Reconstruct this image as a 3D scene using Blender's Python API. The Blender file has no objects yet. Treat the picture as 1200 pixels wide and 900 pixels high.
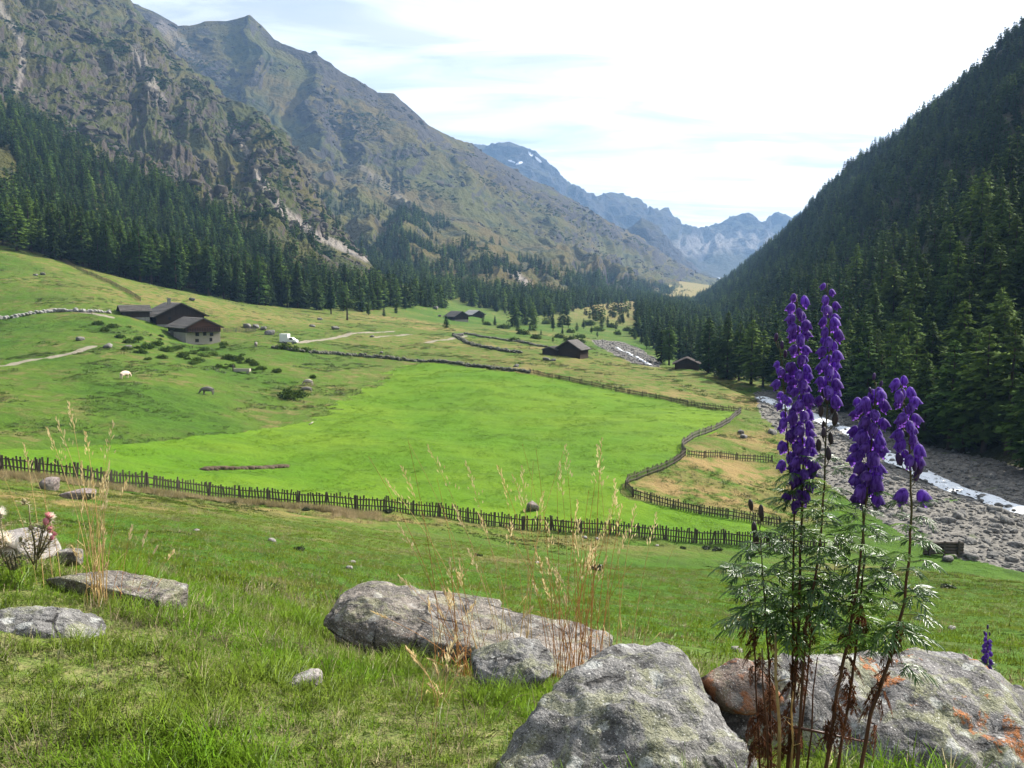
import bpy, bmesh, math, random
import numpy as np
from mathutils import Vector, Matrix, Euler

sc = bpy.context.scene
COL = sc.collection
R = math.radians
FPX, CX, CY, HOR = 1039.0, 600.0, 450.0, 340.0
PITCH = math.atan((CY - HOR) / FPX)

# ------------------------------------------------------------------ camera, sky, sun, exposure
cam_d = bpy.data.cameras.new('camera')
cam = bpy.data.objects.new('camera', cam_d); COL.objects.link(cam)
cam_d.sensor_width = 36.0; cam_d.lens = 36.0 * FPX / 1200.0
cam_d.clip_start = 0.05; cam_d.clip_end = 60000
cam.location = (0, 0, 0); cam.rotation_euler = (R(90) - PITCH, 0, 0)
sc.camera = cam

SUN_AZ, SUN_EL = R(54), R(38)          # azimuth measured from +Y (view direction) towards +X
SUN_DIR = Vector((math.sin(SUN_AZ) * math.cos(SUN_EL), math.cos(SUN_AZ) * math.cos(SUN_EL), math.sin(SUN_EL)))
sun_d = bpy.data.lights.new('sun', 'SUN'); sun_d.energy = 5.0; sun_d.angle = R(0.53); sun_d.color = (1.0, 0.95, 0.87)
sun = bpy.data.objects.new('sun', sun_d); COL.objects.link(sun)
sun.rotation_euler = SUN_DIR.to_track_quat('Z', 'Y').to_euler()

world = bpy.data.worlds.new('World'); sc.world = world; world.use_nodes = True
def build_world():
    nt = world.node_tree; N = nt.nodes; L = nt.links; N.clear()
    out = N.new('ShaderNodeOutputWorld'); bg = N.new('ShaderNodeBackground')
    sky = N.new('ShaderNodeTexSky'); sky.sky_type = 'NISHITA'; sky.sun_disc = False
    sky.sun_elevation = SUN_EL; sky.sun_rotation = SUN_AZ; sky.altitude = 1800; sky.air_density = 1.0
    sky.dust_density = 1.2; sky.ozone_density = 1.0
    tc = N.new('ShaderNodeTexCoord')
    # thin cirrus: project the direction on a high layer and stretch it
    sep = N.new('ShaderNodeSeparateXYZ'); L.new(tc.outputs['Generated'], sep.inputs[0])
    zz = N.new('ShaderNodeMath'); zz.operation = 'ADD'; zz.inputs[1].default_value = 0.12; L.new(sep.outputs[2], zz.inputs[0])
    zm = N.new('ShaderNodeMath'); zm.operation = 'MAXIMUM'; zm.inputs[1].default_value = 0.05; L.new(zz.outputs[0], zm.inputs[0])
    dv = N.new('ShaderNodeVectorMath'); dv.operation = 'DIVIDE'; L.new(tc.outputs['Generated'], dv.inputs[0]); L.new(zm.outputs[0], dv.inputs[1])
    mp = N.new('ShaderNodeMapping'); mp.inputs['Scale'].default_value = (0.55, 1.5, 0.0); mp.inputs['Rotation'].default_value = (0, 0, R(-14))
    mp.inputs['Location'].default_value = (1.3, 0.4, 0)
    L.new(dv.outputs[0], mp.inputs[0])
    n1 = N.new('ShaderNodeTexNoise'); n1.inputs['Scale'].default_value = 1.5; n1.inputs['Detail'].default_value = 7; n1.inputs['Roughness'].default_value = 0.55
    n1.inputs['Distortion'].default_value = 0.5
    L.new(mp.outputs[0], n1.inputs['Vector'])
    # glow of thin cloud round the sun
    dot = N.new('ShaderNodeVectorMath'); dot.operation = 'DOT_PRODUCT'; L.new(tc.outputs['Generated'], dot.inputs[0]); dot.inputs[1].default_value = SUN_DIR
    rg = N.new('ShaderNodeMapRange'); rg.inputs[1].default_value = 0.40; rg.inputs[2].default_value = 0.88; rg.inputs[3].default_value = 0.0; rg.inputs[4].default_value = 1.0
    rg.interpolation_type = 'SMOOTHSTEP'
    L.new(dot.outputs['Value'], rg.inputs[0])
    ad = N.new('ShaderNodeMath'); ad.operation = 'MULTIPLY_ADD'; ad.inputs[1].default_value = 0.42; L.new(rg.outputs[0], ad.inputs[0]); L.new(n1.outputs[0], ad.inputs[2])
    cm = N.new('ShaderNodeMapRange'); cm.inputs[1].default_value = 0.36; cm.inputs[2].default_value = 0.70; cm.inputs[3].default_value = 0.62; cm.interpolation_type = 'SMOOTHSTEP'
    L.new(ad.outputs[0], cm.inputs[0])
    br = N.new('ShaderNodeMapRange'); br.inputs[1].default_value = -0.3; br.inputs[2].default_value = 0.85; br.inputs[3].default_value = 1.8; br.inputs[4].default_value = 13.0
    L.new(dot.outputs['Value'], br.inputs[0])
    n2 = N.new('ShaderNodeTexNoise'); n2.inputs['Scale'].default_value = 2.1; n2.inputs['Detail'].default_value = 8; n2.inputs['Roughness'].default_value = 0.6; n2.inputs['Distortion'].default_value = 0.8
    L.new(mp.outputs[0], n2.inputs['Vector'])
    sh = N.new('ShaderNodeMapRange'); sh.inputs[1].default_value = 0.36; sh.inputs[2].default_value = 0.62; sh.inputs[3].default_value = 0.58; sh.inputs[4].default_value = 1.08; L.new(n2.outputs[0], sh.inputs[0])
    bm_ = N.new('ShaderNodeMath'); bm_.operation = 'MULTIPLY'; L.new(br.outputs[0], bm_.inputs[0]); L.new(sh.outputs[0], bm_.inputs[1]); br = bm_
    cb = N.new('ShaderNodeCombineColor')
    for i in range(3):
        m = N.new('ShaderNodeMath'); m.operation = 'MULTIPLY'; m.inputs[1].default_value = (0.95, 0.985, 1.04)[i]; L.new(br.outputs[0], m.inputs[0]); L.new(m.outputs[0], cb.inputs[i])
    mx = N.new('ShaderNodeMix'); mx.data_type = 'RGBA'; L.new(cm.outputs[0], mx.inputs[0]); L.new(sky.outputs[0], mx.inputs[6]); L.new(cb.outputs[0], mx.inputs[7])
    L.new(mx.outputs[2], bg.inputs[0]); bg.inputs[1].default_value = 0.075
    L.new(bg.outputs[0], out.inputs[0])
build_world()
sc.view_settings.view_transform = 'Standard'; sc.view_settings.look = 'None'; sc.view_settings.gamma = 1.0
sc.view_settings.use_curve_mapping = False
sc.view_settings.exposure = 1.25
sc.cycles.max_bounces = 6; sc.cycles.diffuse_bounces = 2; sc.cycles.glossy_bounces = 2; sc.cycles.transmission_bounces = 3
sc.cycles.transparent_max_bounces = 6; sc.cycles.volume_bounces = 0
sc.cycles.use_denoising = True
sc.cycles.use_adaptive_sampling = True; sc.cycles.adaptive_threshold = 0.015
sc.cycles.caustics_reflective = False; sc.cycles.caustics_refractive = False
sc.cycles.use_light_tree = False

# ------------------------------------------------------------------ helpers
def tag(o, label=None, cat=None, group=None, kind=None):
    if label: o['label'] = label
    if cat: o['category'] = cat
    if group: o['group'] = group
    if kind: o['kind'] = kind
    return o
def empty(name, loc, rz=0.0):
    o = bpy.data.objects.new(name, None); COL.objects.link(o); o.location = loc; o.rotation_euler = (0, 0, rz)
    o.empty_display_size = 0.1
    return o
def link_mesh(name, me, mat=None, parent=None, loc=None):
    o = bpy.data.objects.new(name, me); COL.objects.link(o)
    if mat is not None and len(me.materials) == 0:
        for m in (mat if isinstance(mat, (list, tuple)) else [mat]): me.materials.append(m)
    if parent is not None: o.parent = parent
    if loc is not None: o.location = loc
    return o
def np_mesh(name, V, F, smooth=True, attrs=None, mi=None):
    """V (n,3); F (m,k) one polygon size, or a list of such arrays"""
    V = np.asarray(V, dtype=np.float32)
    Fs = F if isinstance(F, list) else [F]
    Fs = [np.asarray(f, dtype=np.int32) for f in Fs if len(f)]
    me = bpy.data.meshes.new(name)
    me.vertices.add(len(V)); me.vertices.foreach_set('co', V.ravel())
    tot = np.concatenate([np.full(len(f), f.shape[1], np.int32) for f in Fs])
    idx = np.concatenate([f.ravel() for f in Fs])
    me.loops.add(len(idx)); me.loops.foreach_set('vertex_index', idx)
    st = np.concatenate([[0], np.cumsum(tot)[:-1]]).astype(np.int32)
    me.polygons.add(len(tot)); me.polygons.foreach_set('loop_start', st)
    me.polygons.foreach_set('use_smooth', np.full(len(tot), smooth, dtype=bool))
    if mi is not None: me.polygons.foreach_set('material_index', np.asarray(mi, np.int32))
    me.update(calc_edges=True); me.validate()
    for k, a in (attrs or {}).items():
        at = me.attributes.new(k, 'FLOAT', 'POINT'); at.data.foreach_set('value', np.asarray(a, np.float32).ravel())
    return me
class MB:
    """collects polygons"""
    def __init__(s): s.v = []; s.f = []; s.m = []
    def add(s, vs, fs, m=0):
        b = len(s.v); s.v += [tuple(v) for v in vs]
        for f in fs: s.f.append(tuple(i + b for i in f)); s.m.append(m)
    def box(s, c, h, rot=None, m=0, taper=1.0):
        vs = []
        for z in (-1, 1):
            t = taper if z > 0 else 1.0
            for (x, y) in ((-1, -1), (1, -1), (1, 1), (-1, 1)):
                v = Vector((x * h[0] * t, y * h[1] * t, z * h[2]))
                if rot is not None: v = rot @ v
                vs.append(v + Vector(c))
        s.add(vs, [(3, 2, 1, 0), (4, 5, 6, 7), (0, 1, 5, 4), (1, 2, 6, 5), (2, 3, 7, 6), (3, 0, 4, 7)], m)
    def bar(s, a, b, w, t, m=0):
        a = Vector(a); b = Vector(b); d = b - a
        s.box((a + b) / 2, (w, t, d.length / 2), d.to_track_quat('Z', 'Y').to_matrix(), m)
    def tube(s, pts, radii, n=6, m=0, cap=True):
        pts = [Vector(p) for p in pts]; rings = []
        up = Vector((0.13, 0.31, 1)).normalized()
        for i, p in enumerate(pts):
            d = (pts[min(i + 1, len(pts) - 1)] - pts[max(i - 1, 0)])
            if d.length < 1e-9: d = Vector((0, 0, 1))
            d.normalize()
            x = d.cross(up)
            if x.length < 0.05: x = d.cross(Vector((1, 0, 0)))
            x.normalize(); y = d.cross(x)
            rings.append([p + (x * math.cos(2 * math.pi * k / n) + y * math.sin(2 * math.pi * k / n)) * radii[i] for k in range(n)])
        vs = [v for r in rings for v in r]; fs = []
        for i in range(len(pts) - 1):
            for k in range(n):
                a = i * n + k; b = i * n + (k + 1) % n
                fs.append((a, b, b + n, a + n))
        if cap:
            fs.append(tuple(range(n))[::-1]); fs.append(tuple(range((len(pts) - 1) * n, len(pts) * n)))
        s.add(vs, fs, m)
    def mesh(s, name, smooth=False):
        me = bpy.data.meshes.new(name); me.from_pydata(s.v, [], s.f); me.update()
        me.polygons.foreach_set('material_index', s.m)
        me.polygons.foreach_set('use_smooth', [smooth] * len(s.f))
        return me
    def obj(s, name, mat, parent=None, smooth=False, loc=None):
        me = s.mesh(name, smooth)
        return link_mesh(name, me, mat, parent, loc)

# gradient noise
_rs = np.random.RandomState(7)
_perm = _rs.permutation(256); _perm = np.concatenate([_perm, _perm, _perm]).astype(np.int32)
_g = _rs.normal(size=(256, 3)); _g /= np.linalg.norm(_g, axis=1)[:, None]
def noise3(p):
    p = np.asarray(p, dtype=np.float64); i = np.floor(p).astype(np.int64); f = p - i
    i &= 255; u = f * f * f * (f * (f * 6 - 15) + 10)
    out = 0
    for dx in (0, 1):
        wx = u[..., 0] if dx else 1 - u[..., 0]
        for dy in (0, 1):
            wy = u[..., 1] if dy else 1 - u[..., 1]
            for dz in (0, 1):
                wz = u[..., 2] if dz else 1 - u[..., 2]
                h = _perm[_perm[_perm[(i[..., 0] + dx) & 255] + ((i[..., 1] + dy) & 255)] + ((i[..., 2] + dz) & 255)]
                g = _g[h]
                out = out + wx * wy * wz * (g[..., 0] * (f[..., 0] - dx) + g[..., 1] * (f[..., 1] - dy) + g[..., 2] * (f[..., 2] - dz))
    return out * 1.6
def fbm(p, o=5, lac=2.03, gain=0.5, ridged=False):
    p = np.asarray(p, dtype=np.float64); a = 1.0; s = 0; t = 0
    for k in range(o):
        n = noise3(p + 17.3 * k)
        if ridged: n = 1 - 2 * np.abs(n)
        s = s + a * n; t += a; a *= gain; p = p * lac
    return s / t
def smooth(x, a, b):
    t = np.clip((x - a) / (b - a), 0, 1); return t * t * (3 - 2 * t)

# pixel + forward distance -> point
cp, sp = math.cos(PITCH), math.sin(PITCH)
def ray(px, py):
    x = (np.asarray(px, float) - CX) / FPX; y = -(np.asarray(py, float) - CY) / FPX
    Y = cp + y * sp; Z = -sp + y * cp
    return x / Y, Z / Y                # per metre of forward distance
def pt(px, py, d):
    a, s = ray(px, py); return np.stack([a * d, np.ones_like(a) * d, s * d], -1)
def proj(P):
    P = np.asarray(P, float); X, Y, Z = P[..., 0], P[..., 1], P[..., 2]
    dz = Y * cp - Z * sp; dy = Y * sp + Z * cp
    return CX + FPX * X / dz, CY - FPX * dy / dz

# ------------------------------------------------------------------ materials
def mat(name): 
    m = bpy.data.materials.new(name); m.use_nodes = True
    m.node_tree.nodes.clear(); return m
class NT:
    def __init__(s, m): s.t = m.node_tree; s.N = s.t.nodes; s.L = s.t.links
    def n(s, typ, **kw):
        o = s.N.new(typ)
        for k, v in kw.items(): setattr(o, k, v)
        return o
    def set(s, sock, v):
        if isinstance(v, bpy.types.NodeSocket): s.L.new(v, sock)
        elif v is not None:
            if hasattr(sock.default_value, '__len__') and not hasattr(v, '__len__'): v = (v, v, v)
            if hasattr(sock.default_value, '__len__') and len(sock.default_value) == 4 and len(v) == 3: v = (*v, 1)
            sock.default_value = v
    def pos(s): return s.n('ShaderNodeNewGeometry').outputs['Position']
    def obj(s): return s.n('ShaderNodeTexCoord').outputs['Object']
    def mapping(s, v, scale=(1, 1, 1), rot=(0, 0, 0), loc=(0, 0, 0)):
        m = s.n('ShaderNodeMapping'); s.set(m.inputs[0], v); m.inputs['Scale'].default_value = scale; m.inputs['Rotation'].default_value = rot; m.inputs['Location'].default_value = loc
        return m.outputs[0]
    def noise(s, v, scale, detail=4, rough=0.55, dist=0.0, fac=True):
        o = s.n('ShaderNodeTexNoise'); s.set(o.inputs['Vector'], v); o.inputs['Scale'].default_value = scale; o.inputs['Detail'].default_value = detail
        o.inputs['Roughness'].default_value = rough; o.inputs['Distortion'].default_value = dist
        return o.outputs[0 if fac else 1]
    def vor(s, v, scale, feature='F1', out='Distance', rnd=1.0):
        o = s.n('ShaderNodeTexVoronoi', feature=feature); s.set(o.inputs['Vector'], v); o.inputs['Scale'].default_value = scale
        o.inputs['Randomness'].default_value = rnd
        return o.outputs[out]
    def rng(s, v, a, b, c=0.0, d=1.0, sm=True):
        o = s.n('ShaderNodeMapRange'); s.set(o.inputs[0], v)
        for i, q in enumerate((a, b, c, d)): s.set(o.inputs[i + 1], q)
        if sm: o.interpolation_type = 'SMOOTHSTEP'
        return o.outputs[0]
    def math(s, op, a, b=None, c=None, clamp=False):
        o = s.n('ShaderNodeMath', operation=op); o.use_clamp = clamp
        for i, q in enumerate((a, b, c)):
            if q is not None: s.set(o.inputs[i], q)
        return o.outputs[0]
    def mix(s, f, a, b, mode='MIX'):
        o = s.n('ShaderNodeMix', data_type='RGBA', blend_type=mode); s.set(o.inputs[0], f); s.set(o.inputs[6], a); s.set(o.inputs[7], b)
        return o.outputs[2]
    def attr(s, name, kind='GEOMETRY'):
        o = s.n('ShaderNodeAttribute', attribute_name=name, attribute_type=kind); return o.outputs['Fac']
    def bump(s, h, strength=0.5, dist=0.1, normal=None):
        o = s.n('ShaderNodeBump'); s.set(o.inputs['Height'], h); o.inputs['Strength'].default_value = strength; o.inputs['Distance'].default_value = dist
        if normal is not None: s.L.new(normal, o.inputs['Normal'])
        return o.outputs[0]
    def bsdf(s, col, rough=0.9, spec=0.2, normal=None, **kw):
        o = s.n('ShaderNodeBsdfPrincipled'); s.set(o.inputs['Base Color'], col); s.set(o.inputs['Roughness'], rough); s.set(o.inputs['Specular IOR Level'], spec)
        if normal is not None: s.L.new(normal, o.inputs['Normal'])
        for k, v in kw.items(): s.set(o.inputs[k], v)
        return o.outputs[0]
    def out(s, sh):
        o = s.n('ShaderNodeOutputMaterial'); s.L.new(sh, o.inputs[0])
    def leafy(s, col, rough=0.5, spec=0.3, trans=0.4, tcol=None):
        b = s.bsdf(col, rough, spec); t = s.n('ShaderNodeBsdfTranslucent'); s.set(t.inputs[0], tcol if tcol is not None else col)
        m = s.n('ShaderNodeMixShader'); m.inputs[0].default_value = trans; s.L.new(b, m.inputs[1]); s.L.new(t.outputs[0], m.inputs[2])
        return m.outputs[0]
M = {}
def simple(key, col, rough=0.85, spec=0.2, var=0.35, scale=3.0, stretch=(1, 1, 1), bump=0.3, bd=0.02):
    m = mat(key); t = NT(m); c = t.mapping(t.obj(), scale=stretch)
    n = t.noise(c, scale, 6, 0.6); n2 = t.noise(c, scale * 5.3, 4, 0.6)
    v = t.math('ADD', t.math('MULTIPLY', n, 0.6), t.math('MULTIPLY', n2, 0.4))
    k = t.rng(v, 0.25, 0.75, 1 - var, 1 + var, sm=False)
    cc = t.mix(1.0, col, t.math('MULTIPLY', k, 1.0), 'MULTIPLY')
    t.out(t.bsdf(cc, rough, spec, t.bump(v, bump, bd))); M[key] = m; return m
simple('weathered_wood', (0.085, 0.068, 0.055), 0.85, 0.15, 0.5, 1.2, (6, 6, 0.6), 0.5, 0.01)
simple('grey_wood', (0.16, 0.14, 0.12), 0.85, 0.15, 0.45, 1.2, (6, 6, 0.6), 0.5, 0.01)
simple('dark_logs', (0.050, 0.033, 0.024), 0.85, 0.15, 0.5, 0.6, (0.6, 0.6, 9), 0.7, 0.05)
simple('red_logs', (0.115, 0.055, 0.033), 0.85, 0.15, 0.5, 0.6, (0.6, 0.6, 9), 0.7, 0.05)
simple('dark_planks', (0.045, 0.034, 0.028), 0.85, 0.15, 0.5, 0.6, (5, 5, 0.4), 0.7, 0.05)
simple('shingles', (0.105, 0.095, 0.085), 0.8, 0.25, 0.5, 1.0, (3, 3, 3), 0.8, 0.05)
simple('silver_shingles', (0.30, 0.29, 0.28), 0.6, 0.4, 0.5, 1.0, (3, 3, 3), 0.8, 0.05)
simple('whitewash', (0.40, 0.35, 0.30), 0.9, 0.1, 0.22, 0.7, (1, 1, 1), 0.4, 0.03)
simple('stone_wall', (0.27, 0.26, 0.24), 0.9, 0.15, 0.5, 2.0, (1, 1, 1), 0.8, 0.05)
simple('dark_pane', (0.02, 0.022, 0.025), 0.25, 0.5, 0.2)
simple('white_paint', (0.78, 0.77, 0.75), 0.45, 0.4, 0.08)
simple('grey_metal', (0.42, 0.43, 0.45), 0.4, 0.5, 0.12)
simple('tyre', (0.02, 0.02, 0.02), 0.9, 0.2, 0.2)
simple('bark', (0.075, 0.055, 0.042), 0.95, 0.1, 0.5, 2.0, (4, 4, 0.8), 0.8, 0.05)
simple('cow_cream', (0.62, 0.47, 0.38), 0.85, 0.2, 0.15)
simple('cow_grey', (0.17, 0.15, 0.135), 0.85, 0.2, 0.25)
simple('cow_pale', (0.45, 0.38, 0.32), 0.85, 0.2, 0.2)
simple('snow_white', (0.8, 0.8, 0.82), 0.7, 0.3, 0.1)
simple('soil', (0.085, 0.062, 0.042), 0.95, 0.1, 0.5, 6, (1, 1, 1), 1.0, 0.05)

# ------------------------------------------------------------------ ground: height function through surveyed points
CTRL = """0 900 2.6|300 900 2.6|600 910 2.5|900 935 2.25|1200 960 2.2|-300 880 2.6|1500 980 2.2
0 775 3.4|200 790 3.5|400 805 3.7|600 840 3.2|800 870 2.9|1100 905 2.9|-200 760 3.4
0 662 5.0|100 690 4.8|200 712 4.8|300 735 5.2|380 752 5.4|500 785 4.8|650 812 4.2|900 835 4.5|1200 850 5|-250 640 5
0 640 10|150 668 10|250 685 10|350 695 10|500 725 10|700 760 8.5|850 785 8|1000 795 8|1200 812 7.8|1500 830 7|-300 610 12
0 612 25|150 625 25|300 652 22|500 675 25|700 700 25|900 712 25|1100 722 24|1300 740 22|1700 780 20|-300 570 26
0 578 43|150 594 43|300 614 43|500 640 45|700 662 46|900 672 46|1100 672 48|1300 700 42|-300 540 43
-100 546 61|0 553 64|100 566 67|200 577 70|300 587 74|400 595 76|500 606 76|600 617 78|700 626 78|800 634 78|880 641 78|1000 650 76|1090 657 74|-350 515 60
0 525 84|150 533 92|300 545 98|450 575 90|600 590 86|725 582 89|800 606 86|880 617 84
450 520 115|600 520 119|700 520 120|795 534 110|870 492 145|700 460 176|600 470 160|560 434 200|450 428 212|400 421 215|350 480 146|760 550 103|700 560 98
0 470 116|0 420 168|0 380 220|0 330 272|0 288 330|-300 260 330|-300 360 240|-300 450 130
150 440 150|150 400 196|150 372 236|150 342 290|150 327 345|230 405 235|230 380 262|230 347 320
300 500 128|300 440 176|300 400 226|300 375 282|300 359 370|400 390 285|420 372 400|500 400 280|500 380 380|480 354 520|527 377 470|560 374 520
640 384 500|660 418 244|740 440 210|830 442 218|690 400 385|700 376 600|760 367 850|800 362 1150|600 376 600|830 358 1600
730 411 332|770 421 300|880 455 212|900 490 160|990 500 152|1050 535 128|1100 560 114|1200 593 99|1400 650 82
900 560 109|960 545 118|1000 580 102|1100 620 86|1190 657 77|1300 690 70|870 600 91|850 530 118|930 600 95
1200 548 117|1080 520 141|1000 487 170|900 450 226|830 438 285|790 424 345|1400 580 97|1700 640 80"""
_c = np.array([[float(q) for q in s.split()] for l in CTRL.split('\n') for s in l.split('|')])
_cP = pt(_c[:, 0], _c[:, 1], _c[:, 2])
Y0 = 3.0
def _uv(X, Y): 
    q = np.maximum(Y + Y0, 0.3); return np.stack([X / q * 1.6, np.log(q)], -1)
_cu = _uv(_cP[:, 0], _cP[:, 1]); _cs = _cP[:, 2] / (_cP[:, 1] + Y0)
def _tps(r2): return 0.5 * r2 * np.log(r2 + 1e-12)
_n = len(_cu); _A = np.zeros((_n + 3, _n + 3))
_A[:_n, :_n] = _tps(((_cu[:, None] - _cu[None]) ** 2).sum(-1)) + np.eye(_n) * 2e-3
_A[:_n, _n] = 1; _A[:_n, _n + 1:] = _cu; _A[_n, :_n] = 1; _A[_n + 1:, :_n] = _cu.T
_w = np.linalg.solve(_A, np.concatenate([_cs, np.zeros(3)]))
def base_h(X, Y):
    X = np.asarray(X, float); Y = np.asarray(Y, float); sh = X.shape
    X = X.ravel(); Y = Y.ravel(); out = np.empty_like(X)
    for i in range(0, len(X), 40000):
        u = _uv(X[i:i + 40000], Y[i:i + 40000])
        r2 = ((u[:, None] - _cu[None]) ** 2).sum(-1)
        out[i:i + 40000] = (_tps(r2) @ _w[:_n] + _w[_n] + u @ _w[_n + 1:]) * np.maximum(Y[i:i + 40000] + Y0, 0.3)
    return out.reshape(sh)
def hump(X, Y):
    far = smooth(Y, 20, 110)
    P = np.stack([X, Y, np.zeros_like(X)], -1)
    h = 0.9 * fbm(P / 38.0, 3) * far + 0.42 * fbm(P / 9.0 + 5, 3) * smooth(Y, 12, 60) + 0.26 * fbm(P / 2.3 + 9, 3) * smooth(Y, 5, 25) + 0.045 * fbm(P / 0.6 + 3, 3) * smooth(Y, 2.0, 4)
    return h
_hc = {}
MOW_POLY = None
def inpoly(px, py, poly):
    px = np.asarray(px); py = np.asarray(py); c = np.zeros(px.shape, bool); n = len(poly)
    for i in range(n):
        x1, y1 = poly[i]; x2, y2 = poly[(i + 1) % n]
        if y1 == y2: continue
        k = ((y1 > py) != (y2 > py)) & (px < (x2 - x1) * (py - y1) / (y2 - y1) + x1); c ^= k
    return c
def polydist(X, Y, line):
    best = np.full(X.shape, 1e9)
    for (a, b) in zip(line[:-1], line[1:]):
        ax, ay = a[0], a[1]; dx, dy = b[0] - ax, b[1] - ay; l2 = dx * dx + dy * dy + 1e-9
        t = np.clip(((X - ax) * dx + (Y - ay) * dy) / l2, 0, 1)
        best = np.minimum(best, np.hypot(X - ax - t * dx, Y - ay - t * dy))
    return best
_ds = np.geomspace(1.6, 2600, 3000)
def hit0(px, py):
    a, s = ray(px, py); g = base_h(a * _ds, _ds); k = np.argmax(s * _ds < g)
    if k == 0: k = 1
    d0, d1 = _ds[k - 1], _ds[k]; e0 = s * d0 - g[k - 1]; e1 = s * d1 - g[k]
    d = d0 + (d1 - d0) * e0 / (e0 - e1 + 1e-12)
    return np.array([a * d, d])
def line0(s): return [hit0(*[float(q) for q in p.split()]) for p in s.split('|')]
MEADOW = line0('-120 538|0 552|100 563|200 575|300 585|400 593|500 604|600 615|700 624|800 632|880 639|900 620|880 611|830 603|780 594|738 584|726 577|730 568|760 558|790 546|803 535|796 526|806 516|836 506|860 493|867 482|830 479|770 467|700 454|620 438|560 431|510 424|470 428|440 452|400 470|370 492|330 500|260 510|170 517|90 522|0 524|-120 518')
MEADOW_POLY = [tuple(p) for p in MEADOW]
RIVER = line0('722 405|730 409|738 413|746 417|754 421|762 425|768 428') + line0('893 462|950 482|985 497|1020 518|1050 535|1085 552|1120 566|1160 580|1200 594|1260 612|1400 650|1600 690')
RIVER_W = 3.0
GRAVEL_FAR = [tuple(p) for p in line0('692 398|728 400|755 411|775 425|768 431|745 427|725 419|705 408')]
GRAVEL_POLY = [tuple(p) for p in line0('884 456|930 462|1000 482|1080 515|1200 545|1500 600|1700 720|1400 735|1250 690|1190 668|1130 656|1080 640|1010 600|960 560|935 520|908 502|892 488')]
PATHS = [line0('0 428|30 422|60 417|90 411|108 405'), line0('350 402|370 398|400 393|425 391|460 388'), line0('500 402|525 398|545 393'), line0('440 396|480 392'), line0('60 362|110 368|130 372')]
DRYP = line0('440 372|480 378|520 384') 
def ground_masks(X, Y):
    P = np.stack([X, Y, np.zeros_like(X)], -1)
    wob = (1.5 + 3.5 * smooth(-X, -5, 25)) * fbm(P / 5.0, 4) * smooth(Y, 60, 160) 
    px = X + wob; py = Y + wob * 1.7
    mow = inpoly(px, py, MEADOW_POLY).astype(float)
    grv = (inpoly(px, py, GRAVEL_POLY) | inpoly(X + wob * .5, Y + wob, GRAVEL_FAR)).astype(float)
    path = np.zeros_like(X)
    for p in PATHS: path = np.maximum(path, 1 - smooth(polydist(X, Y, p), 0.7, 1.5))
    return mow, grv, path
def gh(X, Y):
    """final ground height"""
    X = np.asarray(X, float); Y = np.asarray(Y, float)
    z = base_h(X, Y); m = inpoly(X, Y, MEADOW_POLY)
    z = z + hump(X, Y) * np.where(m, 0.6, 1.0)
    rd = polydist(X, Y, RIVER)
    z = z - 0.9 * (1 - smooth(rd, 2.0, 7.0)) * smooth(Y, 50, 70)
    return z
def hit(px, py):
    a, s = ray(px, py); g = gh(a * _ds, _ds); k = np.argmax(s * _ds < g)
    if k == 0: k = 1
    d0, d1 = _ds[k - 1], _ds[k]; e0 = s * d0 - g[k - 1]; e1 = s * d1 - g[k]
    d = d0 + (d1 - d0) * e0 / (e0 - e1 + 1e-12)
    return Vector((a * d, d, float(gh(np.array([a * d]), np.array([d]))[0])))
def onground(x, y): return Vector((x, y, float(gh(np.array([x]), np.array([y]))[0])))
def line(s): return [hit(*[float(q) for q in p.split()]) for p in s.split('|')]

def grid_faces(nu, nv):
    i = np.arange(nu - 1)[:, None] * nv + np.arange(nv - 1)[None]
    return np.stack([i, i + nv, i + nv + 1, i + 1], -1).reshape(-1, 4)

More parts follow.
